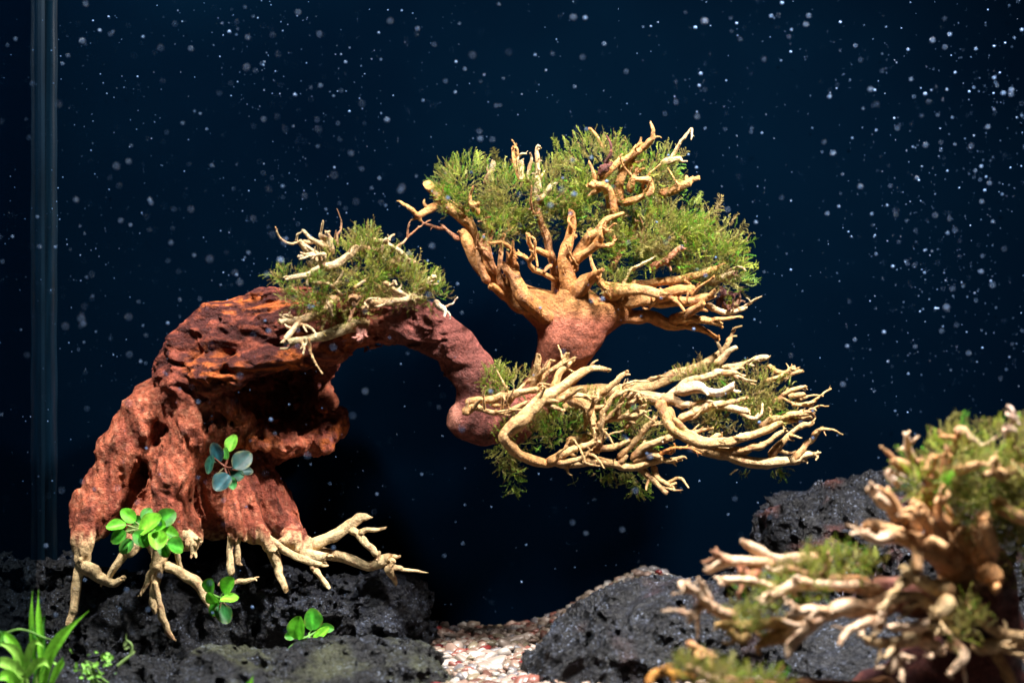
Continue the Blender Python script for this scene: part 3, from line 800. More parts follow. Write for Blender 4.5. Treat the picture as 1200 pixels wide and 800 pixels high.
# roots ---------------------------------------------------------------
YR = 1.012
def root(pts, dy=(0, -3), tip='cut', base=RED, col=TAN, stubs=0, bl=0.3):
    if base is not None: dy = (dy[0] + 13, dy[0] + 1, dy[-1])
    return branch(bon, pts, YR, dy, col, base, 'root', tip, 12, stubs, base_len=bl, scale=0.8, rough=0.19)
root([(102, 604, 15), (99, 632, 11), (94, 659, 10), (90, 676, 8.5), (88, 704, 7.5), (84, 718, 6.5), (79, 731, 4)], (4, 0), 'cut')
root([(92, 660, 9), (111, 676, 8), (129, 684, 7), (141, 678, 4.5)], (2, -8), base=None)
root([(164, 626, 9), (150, 647, 7), (132, 668, 6.5), (123, 678, 5)], (-6, -2))
root([(197, 634, 11), (185, 660, 9), (181.5, 690, 7.5), (180, 706, 6.5), (178, 715, 5)], (-8, -12))
root([(181, 680, 4), (185, 698, 5.5), (190.5, 722, 5.5), (198, 741, 5), (205, 749, 2)], (-10, -12), base=None)
root([(182, 658, 6), (172, 676, 5), (166.5, 694, 4)], (-9, -6), base=None)
root([(192, 662, 7), (210, 671, 7.5), (231, 683, 8), (240, 701, 6.5), (254, 721, 4)], (-8, -14), base=None)
root([(212, 668, 4), (206, 648, 4)], (-8, -12), base=None)
root([(205, 622, 12), (222, 632, 8.5), (226, 650, 5)], (-8, -10))
root([(210, 622, 8), (226, 630, 6), (235, 633, 4)], (-8, -12))
root([(275, 592, 10), (271.5, 618, 6.5), (271, 650, 6), (271.5, 672, 5.5)], (0, -6))
root([(284, 604, 8), (281, 630, 5), (280, 660, 4.5)], (4, 2))
root([(256, 685, 4), (276, 682, 4), (298, 678.5, 3)], (-4, -4), base=None)
root([(280, 602, 13), (300, 624, 9), (317, 644, 8), (327, 668, 6), (336, 690, 5.5)], (2, -8))
root([(298, 622, 9), (329, 641, 7), (356, 656, 6.5), (377, 663, 5)], (2, -4), base=None, stubs=1)
root([(364, 660, 6), (375, 676, 5), (385, 690, 4)], (-2, -8), base=None)
root([(334, 616, 10), (348, 640, 11), (380, 645, 9), (410, 656, 8), (434, 665, 9), (450, 660, 10), (459, 657, 10)], (6, -2), bl=0.15)
root([(352, 646, 12), (370, 649, 11), (384, 648, 7)], (4, -4), base=None)
root([(460, 664, 5), (476, 668, 3), (503, 671, 1.6)], (-2, -4), 'point', base=None)
root([(454, 662, 7), (461, 672, 5), (466, 684, 3)], (-2, 2), base=None)
root([(362, 640, 9), (389, 628, 8), (410, 614, 8), (424, 606, 7), (438, 606, 3)], (4, 6), 'point', base=None)
root([(408, 620, 6), (428, 636, 6.5), (444, 652, 6.5)], (4, 0), base=None)
root([(420, 625, 4), (432, 621, 3.5), (453, 618, 2)], (4, 0), base=None)

# upper crown ----------------------------------------------------------
def cr(pts, dy=None, col=ORG, base=None, tip='cut', stubs=0, **kw):
    if dy is None: dy = (0, rng.uniform(-22, -8))
    return branch(bon, pts, YT, dy, col, base, None, tip, 11, stubs, **kw)
O2 = (0.53, 0.275, 0.095)
cr([(668, 388, 14), (640, 364, 17), (612, 350, 15), (594, 341, 14), (577, 330, 12), (558, 311, 10.5), (546, 285, 10), (540, 272, 9.5)], (0, -10), stubs=2, base=(0.32, 0.13, 0.06))
cr([(600, 346, 9), (580, 318, 7), (571, 292, 6), (576, 268, 5)], (-4, -8), (0.40, 0.17, 0.07))
cr([(582, 335, 9), (566, 295, 8), (552, 266, 8), (535, 250, 8.5), (514, 230, 8.5), (503, 217, 9)], (4, -6), O2, stubs=1)
cr([(512, 240, 6), (500, 247, 6), (489.5, 254, 5.5)], (-6, -10), O2)
cr([(538, 281, 3.5), (525, 271, 3), (515, 263, 3)], (-8, -4), (0.35, 0.15, 0.08), tip='point')
cr([(572, 332, 6), (562, 300, 4.5), (567, 278, 3.5)], (-10, -16), (0.42, 0.2, 0.08))
cr([(592, 342, 7), (584, 312, 4.5), (591, 274, 3.5)], (-10, -18), (0.42, 0.2, 0.08))
cr([(650, 378, 10), (626, 358, 12), (612, 340, 11), (602, 318, 10), (598, 298, 5)], (-6, -16), tip='point')
cr([(612, 352, 10), (604, 330, 7), (588, 312, 6)], (-10, -16), (0.45, 0.21, 0.08))
cr([(652, 345, 8), (650, 320, 6.5), (643, 285, 6.5), (637, 262, 6), (632, 245, 5)], (0, -10), (0.45, 0.22, 0.09))
cr([(654, 328, 4.5), (634, 319, 4), (624, 312, 4), (617, 302, 3)], (-6, -18), O2, stubs=1)
cr([(645, 300, 4), (630, 293, 4), (621, 286, 3.5), (618, 274, 3.5)], (-8, -18), O2)
cr([(624, 305, 2.6), (626, 296, 2.6), (630, 312, 2.2)], (-14, -14), O2)
cr([(676, 378, 13), (671, 356, 15), (665, 330, 13), (659, 303, 10.5), (666, 279, 8), (672, 262, 6), (670, 247, 5.5)], (-2, -20), stubs=1)
cr([(663, 318, 9), (681, 293, 8), (697, 272, 7), (712, 257, 5), (732, 249, 3.5)], (-8, -22), O2, stubs=1)
cr([(672, 305, 8), (690, 294, 6.5), (706, 279, 5.5)], (-10, -24), O2)
cr([(668, 352, 9), (680, 336, 12), (690, 329, 11), (701, 322, 8)], (-8, -22), cap_col=(0.4, 0.18, 0.07))
cr([(702, 328, 4.5), (696, 314, 3.5), (692, 303, 3)], (-22, -22), O2)
cr([(700, 330, 7), (706, 338, 5)], (-22, -24), O2)
cr([(630, 244, 6), (630, 215, 5), (631, 189, 3.5)], (-6, -10), PALE)
cr([(632, 236, 5), (641, 223, 4.5), (650, 213, 4)], (-10, -14), PALE)
cr([(612, 214, 4), (606, 198, 3.5), (600, 184, 3)], (-2, -4), O2, tip='point')
cr([(611, 212, 3.5), (611, 200, 3), (612, 189, 2.5)], (-4, -6), PALE)
cr([(617, 214, 3.5), (619, 204, 3), (620, 198, 3)], (-4, -6), PALE)
cr([(570, 216, 5), (573, 202, 4.5), (577, 189, 4.5)], (-2, -6), PALE)
cr([(560, 252, 6), (556, 244, 5.5), (552, 236, 5)], (-10, -16), O2)
cr([(720, 254, 8), (713, 230, 8.5), (704, 220, 8), (696, 217, 7)], (-8, -18), O2, stubs=1)
cr([(726, 240, 9), (727, 214, 8), (739, 190, 6), (748, 171, 6)], (-8, -16), O2, stubs=1)
cr([(700, 210, 6), (719, 196, 5.5), (739, 180, 5.5), (754, 173, 5)], (-14, -20), O2, stubs=1)
cr([(703, 204, 6), (707, 196, 7), (709, 190, 5)], (-20, -22), (0.10, 0.03, 0.025), tip='point', rough=0.3)
cr([(728, 240, 6), (745, 234, 5.5), (760, 226, 5.5), (760, 213, 5), (743, 210, 4)], (-10, -16, -20, -18), O2)
cr([(738, 225, 6), (742, 208, 4.5), (744, 198, 4)], (-12, -16), O2)
cr([(772, 228, 7), (791, 221, 7), (811, 211, 6.5)], (-6, -16), O2, cap_col=(0.5, 0.33, 0.18))
cr([(774, 194, 5), (786, 188, 5.5), (798, 186, 5)], (-4, -12), PALE, stubs=1)
cr([(762, 316, 6), (770, 308, 5.5), (783, 302, 5), (798, 290, 3.5)], (-14, -22), (0.45, 0.2, 0.1), stubs=1)
cr([(730, 334, 3.5), (736, 321, 3.2), (745, 314, 3), (761, 305, 2.6)], (-16, -22), (0.55, 0.42, 0.2))
cr([(708, 346, 13), (735, 341, 10), (773, 344, 9)], (-6, -26), O2, base=ORG, cap_col=(0.62, 0.40, 0.22))
cr([(716, 340, 8), (750, 333, 6.5), (780, 328, 6), (812, 322, 6), (842, 314, 4.5)], (-6, -16), O2, stubs=2)
cr([(766, 348, 8), (790, 343, 7.5), (812, 338, 6)], (-12, -22), ORG)
cr([(714, 356, 12), (740, 353, 10), (770, 354, 9), (802, 353, 8), (832, 346, 6)], (-4, -14), O2, stubs=1)
cr([(714, 368, 14), (740, 372, 11), (760, 369, 9.5), (786, 376, 8.5), (808, 382, 7), (826, 389, 5), (842, 398, 4)], (-2, -8), ORG, base=(0.34, 0.15, 0.06))
cr([(784, 374, 8), (810, 372, 7), (844, 381, 4.5)], (-6, -14), O2, stubs=1)
cr([(790, 374, 7), (810, 362, 7), (826, 350, 6)], (-8, -20), O2)
cr([(828, 356, 5), (842, 362, 4.5), (856, 366, 4), (872, 361, 3.6)], (-8, -14), PALE)
cr([(832, 332, 6), (846, 327, 6), (860, 322, 5.5)], (-4, -14), PALE, cap_col=(0.35, 0.12, 0.12))
cr([(838, 346, 6), (850, 344, 7), (862, 340, 5)], (-6, -10), (0.09, 0.03, 0.03), tip='point', rough=0.32)
cr([(846, 356, 6), (862, 354, 5.5), (866, 350, 5)], (-4, -8), (0.45, 0.24, 0.15))
cr([(716, 318, 5), (738, 272, 6), (746, 262, 4)], (2, -8), (0.3, 0.15, 0.06))
cr([(690, 150, 2.4), (700, 160, 2.6), (706, 172, 3)], (0, -2), O2)

moss(bon, [(545, 215, 6, 42, 34, 20), (600, 235, 4, 48, 46, 22), (650, 225, 6, 42, 42, 22), (585, 260, 8, 36, 30, 16), (580, 272, -6, 28, 20, 10), (530, 240, 2, 22, 18, 12)], YT, 2050, 41, label='green moss on the left of the upper crown')
moss(bon, [(700, 195, 8, 55, 40, 22), (755, 205, 6, 46, 40, 22), (690, 240, 4, 40, 40, 20), (640, 260, 8, 40, 26, 18)], YT, 1700, 42, label='green moss at the top of the upper crown')
moss(bon, [(770, 270, 0, 66, 46, 24), (825, 295, 2, 48, 44, 22), (735, 290, 4, 46, 40, 20), (845, 325, 2, 28, 30, 16), (715, 332, -6, 22, 14, 12)], YT, 2000, 43, flen=(9, 17), feathers=0.05, label='feathery green moss on the right of the upper crown')

def spray(parent, count, seed, box, centre, length=(16, 38), rad=(1.6, 3.2), push=(0, -0.5, 0.25), col_lift=1.05, Yc=1.0):
    """fine forking twigs growing out of the branches already built inside the photo box"""
    r = np.random.default_rng(seed); c0 = P(centre[0], centre[1], Yc); made = 0; tries = 0
    L_ = list(LINES[id(parent)])
    while made < count and tries < 4000:
        tries += 1
        W, R, col = L_[r.integers(len(L_))]; k = r.integers(1, len(W)); t = r.uniform(0.2, 1)
        p = W[k - 1] * (1 - t) + W[k] * t; q = to_px(p[None]); 
        if not (box[0] < q[0][0] < box[2] and box[1] < q[1][0] < box[3]): continue
        T = W[k] - W[k - 1]; T /= np.linalg.norm(T); o = p - c0; o /= np.linalg.norm(o) + 1e-9
        d = T * 0.7 + o * 0.9 + np.array(push) + r.normal(0, 0.38, 3); d /= np.linalg.norm(d)
        s = S(q[0][0], p[1]); L = r.uniform(*length) * s; rr = min(r.uniform(*rad) * s, R[k] * 0.8)
        b1 = r.normal(0, 0.16, 3) * L; b2 = r.normal(0, 0.22, 3) * L
        BR[0] += 1
        v, qd, tr, c = tube([p - d * rr, p + d * L * 0.35 + b1, p + d * L * 0.7 + b1 + b2 * 0.5, p + d * L + b2], [rr * 1.2, rr, rr * 0.8, rr * 0.55], np.clip(col * col_lift * r.uniform(0.8, 1.1), 0, 0.8), None, BR[0] * 5 + 3, 8, 'cut', 0.16, int(r.integers(1, 4)))
        obj('twig', mesh_from('twig', v, [qd, tr], M_WOOD, c), parent); made += 1
spray(bon, 62, 1, (490, 140, 880, 400), (665, 380))

# moss pad on the arch -------------------------------------------------------
YP = 0.995
def pd(pts, dy=None, col=PALE, tip='cut', stubs=0, **kw):
    if dy is None: dy = (rng.uniform(-20, -12), rng.uniform(-24, -14))
    return branch(bon, pts, YP, dy, col, None, None, tip, 10, stubs, **kw)
pd([(450, 294, 3.2), (432, 292, 4), (416, 291, 6.5), (407, 298, 6), (395, 309, 7), (378, 312, 7), (360, 322, 5), (337, 326, 3.5)], (-8, -24), stubs=1)
pd([(380, 309, 6.5), (372, 303, 5.5)], (-22, -26))
pd([(372, 300, 5), (364, 293, 6), (352, 281, 5)], (-8, -14), stubs=1)
pd([(374, 298, 4), (364, 299, 4), (354, 302, 4.5)], (-12, -18))
pd([(354, 283, 3.5), (366, 283, 3), (378, 284, 3)], (-12, -8))
pd([(390, 298, 7), (386, 287, 7), (382, 277, 5)], (-4, -8), stubs=2)
pd([(396, 290, 2.2), (395, 272, 1.8)], (-2, -4), (0.4, 0.22, 0.12))
pd([(434, 281, 3), (446, 282, 3.5), (457, 286, 3.5), (469, 295, 3.2), (479, 304, 2.8)], (-8, -14))
pd([(458, 298, 2.2), (464, 290, 2), (472, 284, 1.8), (481, 275, 1.6)], (-10, -4), (0.45, 0.22, 0.12))
pd([(447, 304, 4), (445, 295, 3)], (-12, -10))
pd([(450, 331, 3.5), (464, 341, 4), (482, 352, 4.5)], (-26, -14), stubs=1)
pd([(429, 354, 5), (452, 353, 6), (474, 351, 7), (492, 349, 7)], (-26, -12))
pd([(422, 362, 3), (434, 356, 3.5)], (-26, -22))
pd([(397, 350, 6), (388, 356, 7), (384, 361, 6)], (-18, -26), stubs=2)
pd([(415, 350, 9), (412, 352, 10), (411, 353, 9.5)], (-6, -28), (0.34, 0.19, 0.09), cap_col=(0.42, 0.24, 0.12))
pd([(376, 371, 5.5), (350, 372, 5.5), (329, 375, 5)], (-10, -18))
pd([(432, 374, 11), (402, 387, 9), (370, 395, 7), (335, 400, 6)], (-4, -22), (0.55, 0.44, 0.24))
pd([(351, 372, 4.5), (347, 385, 5), (336, 396, 4.5)], (-14, -24))
pd([(351, 380, 2), (360, 382, 2), (368, 388, 2), (370, 396, 1.6)], (-20, -26))
pd([(362, 396, 2.4), (364, 412, 2.2), (370, 426, 1.8), (378, 438, 1.5)], (-22, -24), (0.4, 0.26, 0.12))
pd([(354, 400, 2.2), (356, 408, 2), (355, 416, 1.8)], (-22, -24))
pd([(366, 331, 3), (384, 332, 3), (400, 343, 3.5)], (-24, -20), (0.42, 0.3, 0.15))
pd([(414, 338, 2.5), (426, 329, 2.5)], (-24, -24), (0.5, 0.36, 0.18))
pd([(486, 340, 7), (498, 330, 6), (506, 325, 5)], (-6, -16))
pd([(455, 310, 8), (468, 304, 8), (478, 308, 6)], (-8, -12), (0.45, 0.30, 0.16))
pd([(510, 352, 4), (520, 362, 4), (521, 371, 3)], (-14, -18), (0.6, 0.5, 0.38), stubs=2)
pd([(430, 386, 5), (424, 392, 8), (417, 394, 4)], (-8, -16), (0.5, 0.22, 0.18), rough=0.3)
moss(bon, [(425, 318, -2, 70, 40, 18), (365, 345, -4, 42, 26, 18), (470, 335, -4, 46, 30, 18), (425, 285, 0, 26, 22, 12), (340, 325, -2, 24, 14, 10), (505, 345, -6, 22, 16, 10), (400, 360, -8, 46, 22, 14)],
     YP, 2100, 44, flen=(8, 15), weights=(.18, .18, .12, .22, .2, .03, .07), label='olive green moss pad on the back of the arch')
moss(bon, [(372, 326, -18, 10, 8, 5)], YP, 40, 441, flen=(6, 9), weights=(0, 0, .1, 0, 0, 1, 0), label='bright green tuft in the moss pad')

spray(bon, 26, 2, (320, 260, 520, 410), (430, 380), (12, 28), (1.3, 2.6), (0, -0.6, 0.1), Yc=0.99)

# lower pads -------------------------------------------------------------
YL = 0.985
LT = (0.50, 0.315, 0.135)
def lw_(pts, dy=None, col=LT, tip='cut', stubs=0, **kw):
    if dy is None: dy = (rng.uniform(-14, -6), rng.uniform(-22, -8))
    return branch(bon, pts, YL, dy, col, None, None, tip, 10, stubs, **kw)
lw_([(546, 471, 5), (584, 465, 6), (620, 459, 5.5), (640, 457, 4)], (-14, -16), stubs=1)
lw_([(543, 484, 7), (558, 477, 6), (572, 481, 4.5), (590, 482, 4.5), (617, 471, 3.5)], (-14, -18))
lw_([(548, 486, 4), (547, 470, 3)], (-16, -17))
lw_([(576, 475, 3.5), (596, 472, 3.5), (606, 459, 3), (621, 444, 3)], (-14, -10))
lw_([(646, 545, 6.5), (620, 538, 7.5), (602, 529, 8.5), (595, 515, 9.5), (604, 497, 10), (620, 482, 10), (636, 470, 9.5), (651, 455, 8.5), (674, 440, 6.5), (692, 433, 5), (711, 432, 4)], (-14, -24, -20, -16), stubs=3)
lw_([(625, 456, 5.5), (629, 436, 5), (631, 418, 5)], (-12, -16), stubs=1)
lw_([(626, 455, 4.5), (644, 436, 4), (658, 424, 4), (665, 414, 3.5)], (-8, -14), stubs=2)
lw_([(648, 458, 6), (656, 438, 5.5), (664, 430, 5), (671, 422, 4)], (-18, -14), stubs=2)
lw_([(649, 469, 4.5), (677, 463, 4), (699, 468, 3.2)], (-20, -22), stubs=1)
lw_([(634, 472, 4), (648, 476, 4), (660, 482, 3)], (-22, -26), stubs=1)
lw_([(664, 468, 7), (684, 478, 7.5), (694, 494, 7), (700, 512, 5)], (-8, -20), stubs=2)
lw_([(690, 488, 4), (694, 476, 3.5), (697, 466, 3.5)], (-18, -20))
lw_([(698, 506, 4.5), (706, 490, 4.5), (711, 476, 4.5), (717, 465, 4), (728, 459, 4)], (-18, -24), stubs=2)
lw_([(704, 463, 5), (718, 449, 4.5), (733, 437, 4)], (-8, -12))
lw_([(641, 543, 6.5), (662, 529, 6), (680, 525, 5.5), (708, 515, 4.5)], (-16, -22), stubs=1)
lw_([(652, 543, 5), (680, 537, 4.5), (692, 528, 3.5)], (-18, -24), stubs=1)
lw_([(664, 517, 7), (680, 514, 6.5), (694, 513, 6)], (-6, -8))
lw_([(694, 528, 5), (722, 523, 5), (740, 515, 4)], (-16, -18))
lw_([(676, 538, 7.5), (710, 542, 8), (740, 544, 7), (775, 538, 5)], (-14, -18), stubs=2)
lw_([(640, 540, 6), (662, 542, 7), (690, 541, 7.5)], (-14, -14))
lw_([(724, 537, 5.5), (738, 523, 5), (755, 504, 4.5), (767, 492, 3.5)], (-16, -22), stubs=2)
lw_([(740, 538, 7), (755, 522, 6.5), (781, 516, 6.5)], (-16, -26), stubs=1, cap_col=(0.75, 0.6, 0.42))
lw_([(742, 541, 6), (764, 531, 6), (780, 540, 4.5), (794, 539, 4.5)], (-18, -24), stubs=1)
lw_([(772, 532, 3.5), (785, 528, 3.2)], (-22, -24), (0.6, 0.25, 0.06))
lw_([(748, 547, 5), (766, 561, 5), (783, 576, 5)], (-14, -20))
lw_([(766, 545, 4.5), (773, 559, 4), (786, 568, 4.5)], (-16, -22))
lw_([(706, 500, 4), (711, 478, 4), (722, 462, 3.6), (727, 459, 3.6)], (-18, -22), stubs=1)
lw_([(706, 492, 5), (732, 488, 5), (750, 484, 4.5)], (-16, -22), stubs=2)
lw_([(722, 488, 4), (727, 474, 3.5), (729, 466, 3.2)], (-20, -24), stubs=1)
lw_([(732, 502, 4), (744, 490, 3.6), (756, 481, 3.5)], (-18, -26), stubs=1)
lw_([(733, 478, 4), (741, 471, 5), (747, 468, 4.5)], (-18, -24), stubs=1)
lw_([(744, 488, 4), (751, 477, 4.5), (758, 474, 3)], (-20, -24), stubs=1)
lw_([(700, 524, 4.5), (706, 508, 4), (703, 498, 4), (708, 488, 3)], (-20, -26), stubs=2)
# long right-hand bough of the lower crown
lw_([(640, 466, 12), (690, 458, 11), (728, 455, 9.5), (756, 450, 9.5), (790, 440, 9.5), (824, 428, 8), (846, 411, 5.5), (856, 397, 4)], (14, 10), (0.42, 0.27, 0.12))
lw_([(838, 428, 6), (852, 416, 5.5), (865, 407, 4.5)], (6, 2), (0.55, 0.4, 0.22))
lw_([(660, 478, 10), (700, 466, 10), (728, 461, 9.5), (755, 462, 9.5), (777, 467, 10), (794, 459, 8), (808, 446, 7), (832, 438, 6), (849, 436, 5), (874, 442, 3.6)], (8, -10), (0.52, 0.35, 0.18), stubs=1)
lw_([(793, 458, 9.5), (814, 455, 9), (826, 460, 6), (843, 461, 6.5), (862, 451, 6)], (-6, -14), (0.66, 0.52, 0.36), stubs=1)
lw_([(846, 437, 4.5), (858, 436, 4), (864, 438, 3)], (-10, -12))
lw_([(774, 467, 8), (794, 474, 7.5), (811, 476, 6)], (-2, -8), (0.5, 0.34, 0.18), cap_col=(0.2, 0.08, 0.05))
lw_([(772, 470, 7.5), (780, 484, 7), (786, 498, 7), (797, 511, 7.5), (824, 519, 8), (854, 517, 7), (892, 508, 6.5), (920, 495, 5.5), (951, 490, 4)], (-4, -18, -14), stubs=2)
lw_([(780, 478, 6), (792, 492, 5.5), (808, 508, 5.5), (832, 514, 5), (866, 513, 4.5)], (-6, -16))
lw_([(795, 492, 5.5), (815, 482, 6.5), (838, 476, 6.5), (862, 480, 6), (878, 483, 5)], (-4, -16), (0.6, 0.42, 0.23))
lw_([(830, 476, 3.8), (854, 471, 3.6), (874, 466, 3.2)], (-12, -14))
lw_([(806, 522, 7), (838, 531, 8.5), (865, 537, 8.5), (898, 542, 8.5), (928, 541, 8), (942, 534, 6), (957, 532, 4)], (-8, -16), (0.60, 0.43, 0.22), stubs=1)
lw_([(929, 541, 7), (942, 523, 6.5), (951, 512, 5.5), (958, 506, 4.5)], (-14, -18))
lw_([(852, 530, 6), (879, 526, 5.5), (898, 518, 5), (918, 506, 4)], (-12, -20))
lw_([(902, 536, 6), (917, 518, 5.5), (934, 502, 5), (951, 498, 4.5)], (-12, -20), stubs=2)
lw_([(918, 492, 5), (926, 486, 5), (950, 484, 5)], (-14, -20), stubs=2)
lw_([(846, 430, 4), (870, 427, 4), (890, 421, 5), (901, 420, 4)], (2, -4), PALE, stubs=1)
lw_([(900, 428, 3.5), (912, 436, 4), (926, 437, 4), (942, 434, 3)], (0, -8), stubs=1)
lw_([(896, 447, 3.4), (910, 442, 3.4), (922, 438, 3)], (-4, -8))
lw_([(906, 472, 4), (928, 458, 4), (943, 454, 3)], (-4, -12), stubs=2)
lw_([(924, 464, 3.6), (934, 462, 4), (943, 461, 3.6)], (-8, -14))
lw_([(928, 474, 3.5), (938, 474, 3.6), (951, 472, 3.2)], (-8, -14), stubs=1)
lw_([(890, 500, 5), (904, 492, 5), (922, 488, 4)], (-10, -18), stubs=1)
spray(bon, 80, 3, (540, 400, 965, 580), (620, 500), (14, 34), (1.3, 2.8), (0.25, -0.3, 0.15), 1.0, 0.99)
moss(bon, [(600, 455, 2, 40, 20, 12), (575, 445, 6, 22, 16, 8), (660, 500, 4, 55, 30, 14), (610, 505, 6, 40, 26, 12), (745, 505, 2, 50, 32, 14), (690, 480, 6, 50, 24, 12)],
     YL, 1300, 45, flen=(8, 15), weights=(.2, .2, .18, .16, .14, .06, .06), label='moss pad among the curling lower branches')
moss(bon, [(875, 462, 4, 56, 38, 16), (850, 490, 6, 60, 22, 14), (905, 485, 0, 26, 22, 12), (815, 440, 8, 34, 12, 8)],
     YL, 1300, 46, flen=(7, 13), weights=(.12, .12, .1, .28, .26, .03, .09), label='dry olive moss inside the long lower bough')
moss(bon, [(590, 535, 2, 12, 26, 8), (600, 560, 2, 7, 22, 5), (745, 565, 4, 16, 16, 6), (700, 552, 6, 50, 8, 8), (890, 548, 6, 40, 5, 6)], YL, 240, 47, flen=(8, 15), weights=(.4, .1, .3, .1, .1, 0, 0), up=0.0, droop=0.6, label='thin moss strands hanging under the lower branches')

# ------------------------------------------------------------------ near driftwood on the right
YF = 0.80
fg = empty('mossy_driftwood', (P(1150, 760, YF)[0], YF + 0.02, 0.01), 'small mossy driftwood with bleached branches in front of the tall rock', 'driftwood')
FO = (0.66, 0.38, 0.18); FP = (0.74, 0.53, 0.36)
lo = np.array([P(1010, 700, YF)[0], YF - 0.03, -0.004]); hi = np.array([P(1215, 700, YF + 0.05)[0] + 0.01, YF + 0.075, P(1100, 620, YF)[2]])
F = Field(lo, hi, 0.0016)
def pf(px, py, dy, r): Y = YF + dy * .001; return (P(px, py, Y), r * S(px, Y))
F.chain([pf(1140, 880, 30, 60), pf(1140, 800, 28, 52), pf(1150, 730, 24, 44), pf(1150, 680, 20, 36), pf(1140, 645, 18, 26)], 0.008)
F.chain([pf(1130, 790, 22, 44), pf(1080, 800, 18, 38), pf(1030, 815, 20, 34)], 0.008)
F.chain([pf(1150, 720, 15, 30), pf(1110, 715, 4, 24), pf(1060, 700, 0, 18), pf(1034, 692, -2, 14)], 0.008)
F.chain([pf(1150, 690, 15, 30), pf(1120, 655, 8, 22), pf(1100, 640, 5, 16)], 0.008)
I, p = F.near(0.008)
F.F[I] += (0.003 * fbm(p * 70, 3, 400) + 0.0012 * fbm(p * np.array([90, 250, 250]), 2, 410)).astype(np.float32)
V, Q = F.mesh(); n1 = fbm(V * 70, 4, 420); n2 = fbm(V * 300, 2, 421)
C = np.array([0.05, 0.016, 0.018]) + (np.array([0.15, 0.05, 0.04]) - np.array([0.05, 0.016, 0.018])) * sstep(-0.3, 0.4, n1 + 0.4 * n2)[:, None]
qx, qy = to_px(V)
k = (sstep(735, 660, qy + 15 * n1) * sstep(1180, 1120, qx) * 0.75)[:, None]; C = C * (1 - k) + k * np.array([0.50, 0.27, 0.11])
k = (np.clip(1 - ((qx - 1045) / 50) ** 2 - ((qy - 694) / 26) ** 2, 0, 1))[:, None]; C = C * (1 - k) + k * np.array([0.55, 0.22, 0.20])
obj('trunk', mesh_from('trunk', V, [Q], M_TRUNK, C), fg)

def fb(pts, dy=None, col=FP, tip='cut', stubs=0, **kw):
    if dy is None: dy = (-4, -14)
    return branch(fg, pts, YF, dy, np.array(col), None, None, tip, 10, stubs, scale=0.92, **kw)
fb([(1034, 692, 9), (1010, 691, 8.5), (980, 689, 8), (942, 688, 8.5), (922, 690, 8), (902, 703, 5.5)], (-6, -12), stubs=1)
fb([(1050, 704, 14), (1020, 711, 12), (993, 715, 11.5), (967, 722, 10), (941, 738, 9), (926, 753, 8), (918, 767, 6)], (-8, -18), stubs=2)
fb([(972, 717, 6.5), (948, 713, 6.5), (921, 722, 4.5)], (-18, -22))
fb([(1020, 683, 8), (974, 680, 7), (948, 676, 6.5), (921, 667, 5.5)], (4, 0), (0.45, 0.26, 0.13), stubs=1)
fb([(966, 678, 5.5), (968, 668, 5), (970, 658, 4.5)], (0, -4), (0.45, 0.26, 0.15))
fb([(960, 656, 8), (940, 655, 8.5), (909, 657, 8.5), (893, 646, 7), (874, 636, 5.5)], (14, 8), stubs=1)
fb([(906, 660, 7), (884, 660, 6.5), (863, 658, 6.5), (845, 662, 6), (833, 669, 5)], (8, 4), stubs=1)
fb([(858, 658, 6), (850, 656, 5.5), (841, 646, 4.5)], (6, 2), (0.5, 0.26, 0.15), stubs=1)
fb([(890, 668, 8), (876, 672, 8), (868, 668, 6)], (8, 4), (0.4, 0.18, 0.1))
fb([(952, 684, 7), (935, 681, 6.5), (915, 693, 6), (899, 700, 5)], (-10, -16))
fb([(912, 694, 5.5), (899, 686, 5.5), (876, 680, 6.5), (843, 678, 5.5)], (-4, -4))
fb([(862, 720, 8), (847, 716, 8), (828, 709, 7.5), (816, 718, 6.5), (804, 725, 5)], (-12, -18), stubs=1)
fb([(829, 708, 7), (818, 697, 6), (807, 690, 5.5)], (-14, -16), cap_col=(0.4, 0.15, 0.08))
fb([(831, 706, 5.5), (827, 694, 5), (824, 682, 4)], (-14, -18))
fb([(960, 728, 12), (916, 733, 9), (876, 733, 8.5), (846, 732, 6)], (-2, -8), (0.5, 0.32, 0.12), stubs=2)
fb([(950, 734, 14), (915, 742, 12), (893, 756, 9)], (-4, -4), (0.42, 0.24, 0.09), stubs=1)
fb([(880, 744, 7), (866, 748, 7), (856, 742, 5)], (-6, -10), (0.45, 0.3, 0.12), stubs=1)
fb([(1031, 728, 6.5), (1018, 727, 6), (998, 737, 6), (986, 751, 4.5)], (-16, -24))
fb([(1034, 712, 5), (1036, 722, 5), (1032, 732, 5)], (-16, -18))
fb([(758, 802, 4), (770, 787, 6), (786, 788, 6.5), (812, 791, 5)], (-30, -22), (0.62, 0.30, 0.05), stubs=1)
fb([(806, 752, 4.5), (820, 762, 5), (838, 769, 4.5)], (-24, -18), FO)
fb([(804, 780, 4.5), (822, 788, 5), (846, 800, 5)], (-30, -26), FP)
fb([(846, 798, 9), (900, 806, 12), (980, 812, 16), (1040, 812, 22)], (-24, -8, 10), (0.34, 0.16, 0.08))
fb([(1116, 692, 14), (1096, 686, 12), (1077, 678, 10.5), (1058, 667, 7)], (-10, -22), (0.62, 0.46, 0.24), stubs=1)
fb([(1066, 676, 7), (1056, 682, 7), (1052, 690, 5)], (-18, -24), (0.62, 0.46, 0.24))
fb([(1112, 726, 11), (1095, 730, 9), (1077, 733, 7.5), (1042, 737, 5.5)], (-12, -24))
fb([(1102, 722, 11), (1086, 708, 9), (1068, 699, 8), (1050, 699, 7), (1036, 709, 5)], (-12, -22), (0.62, 0.45, 0.25))
fb([(1108, 700, 12), (1104, 715, 12), (1098, 730, 9)], (-16, -22), (0.6, 0.45, 0.24))
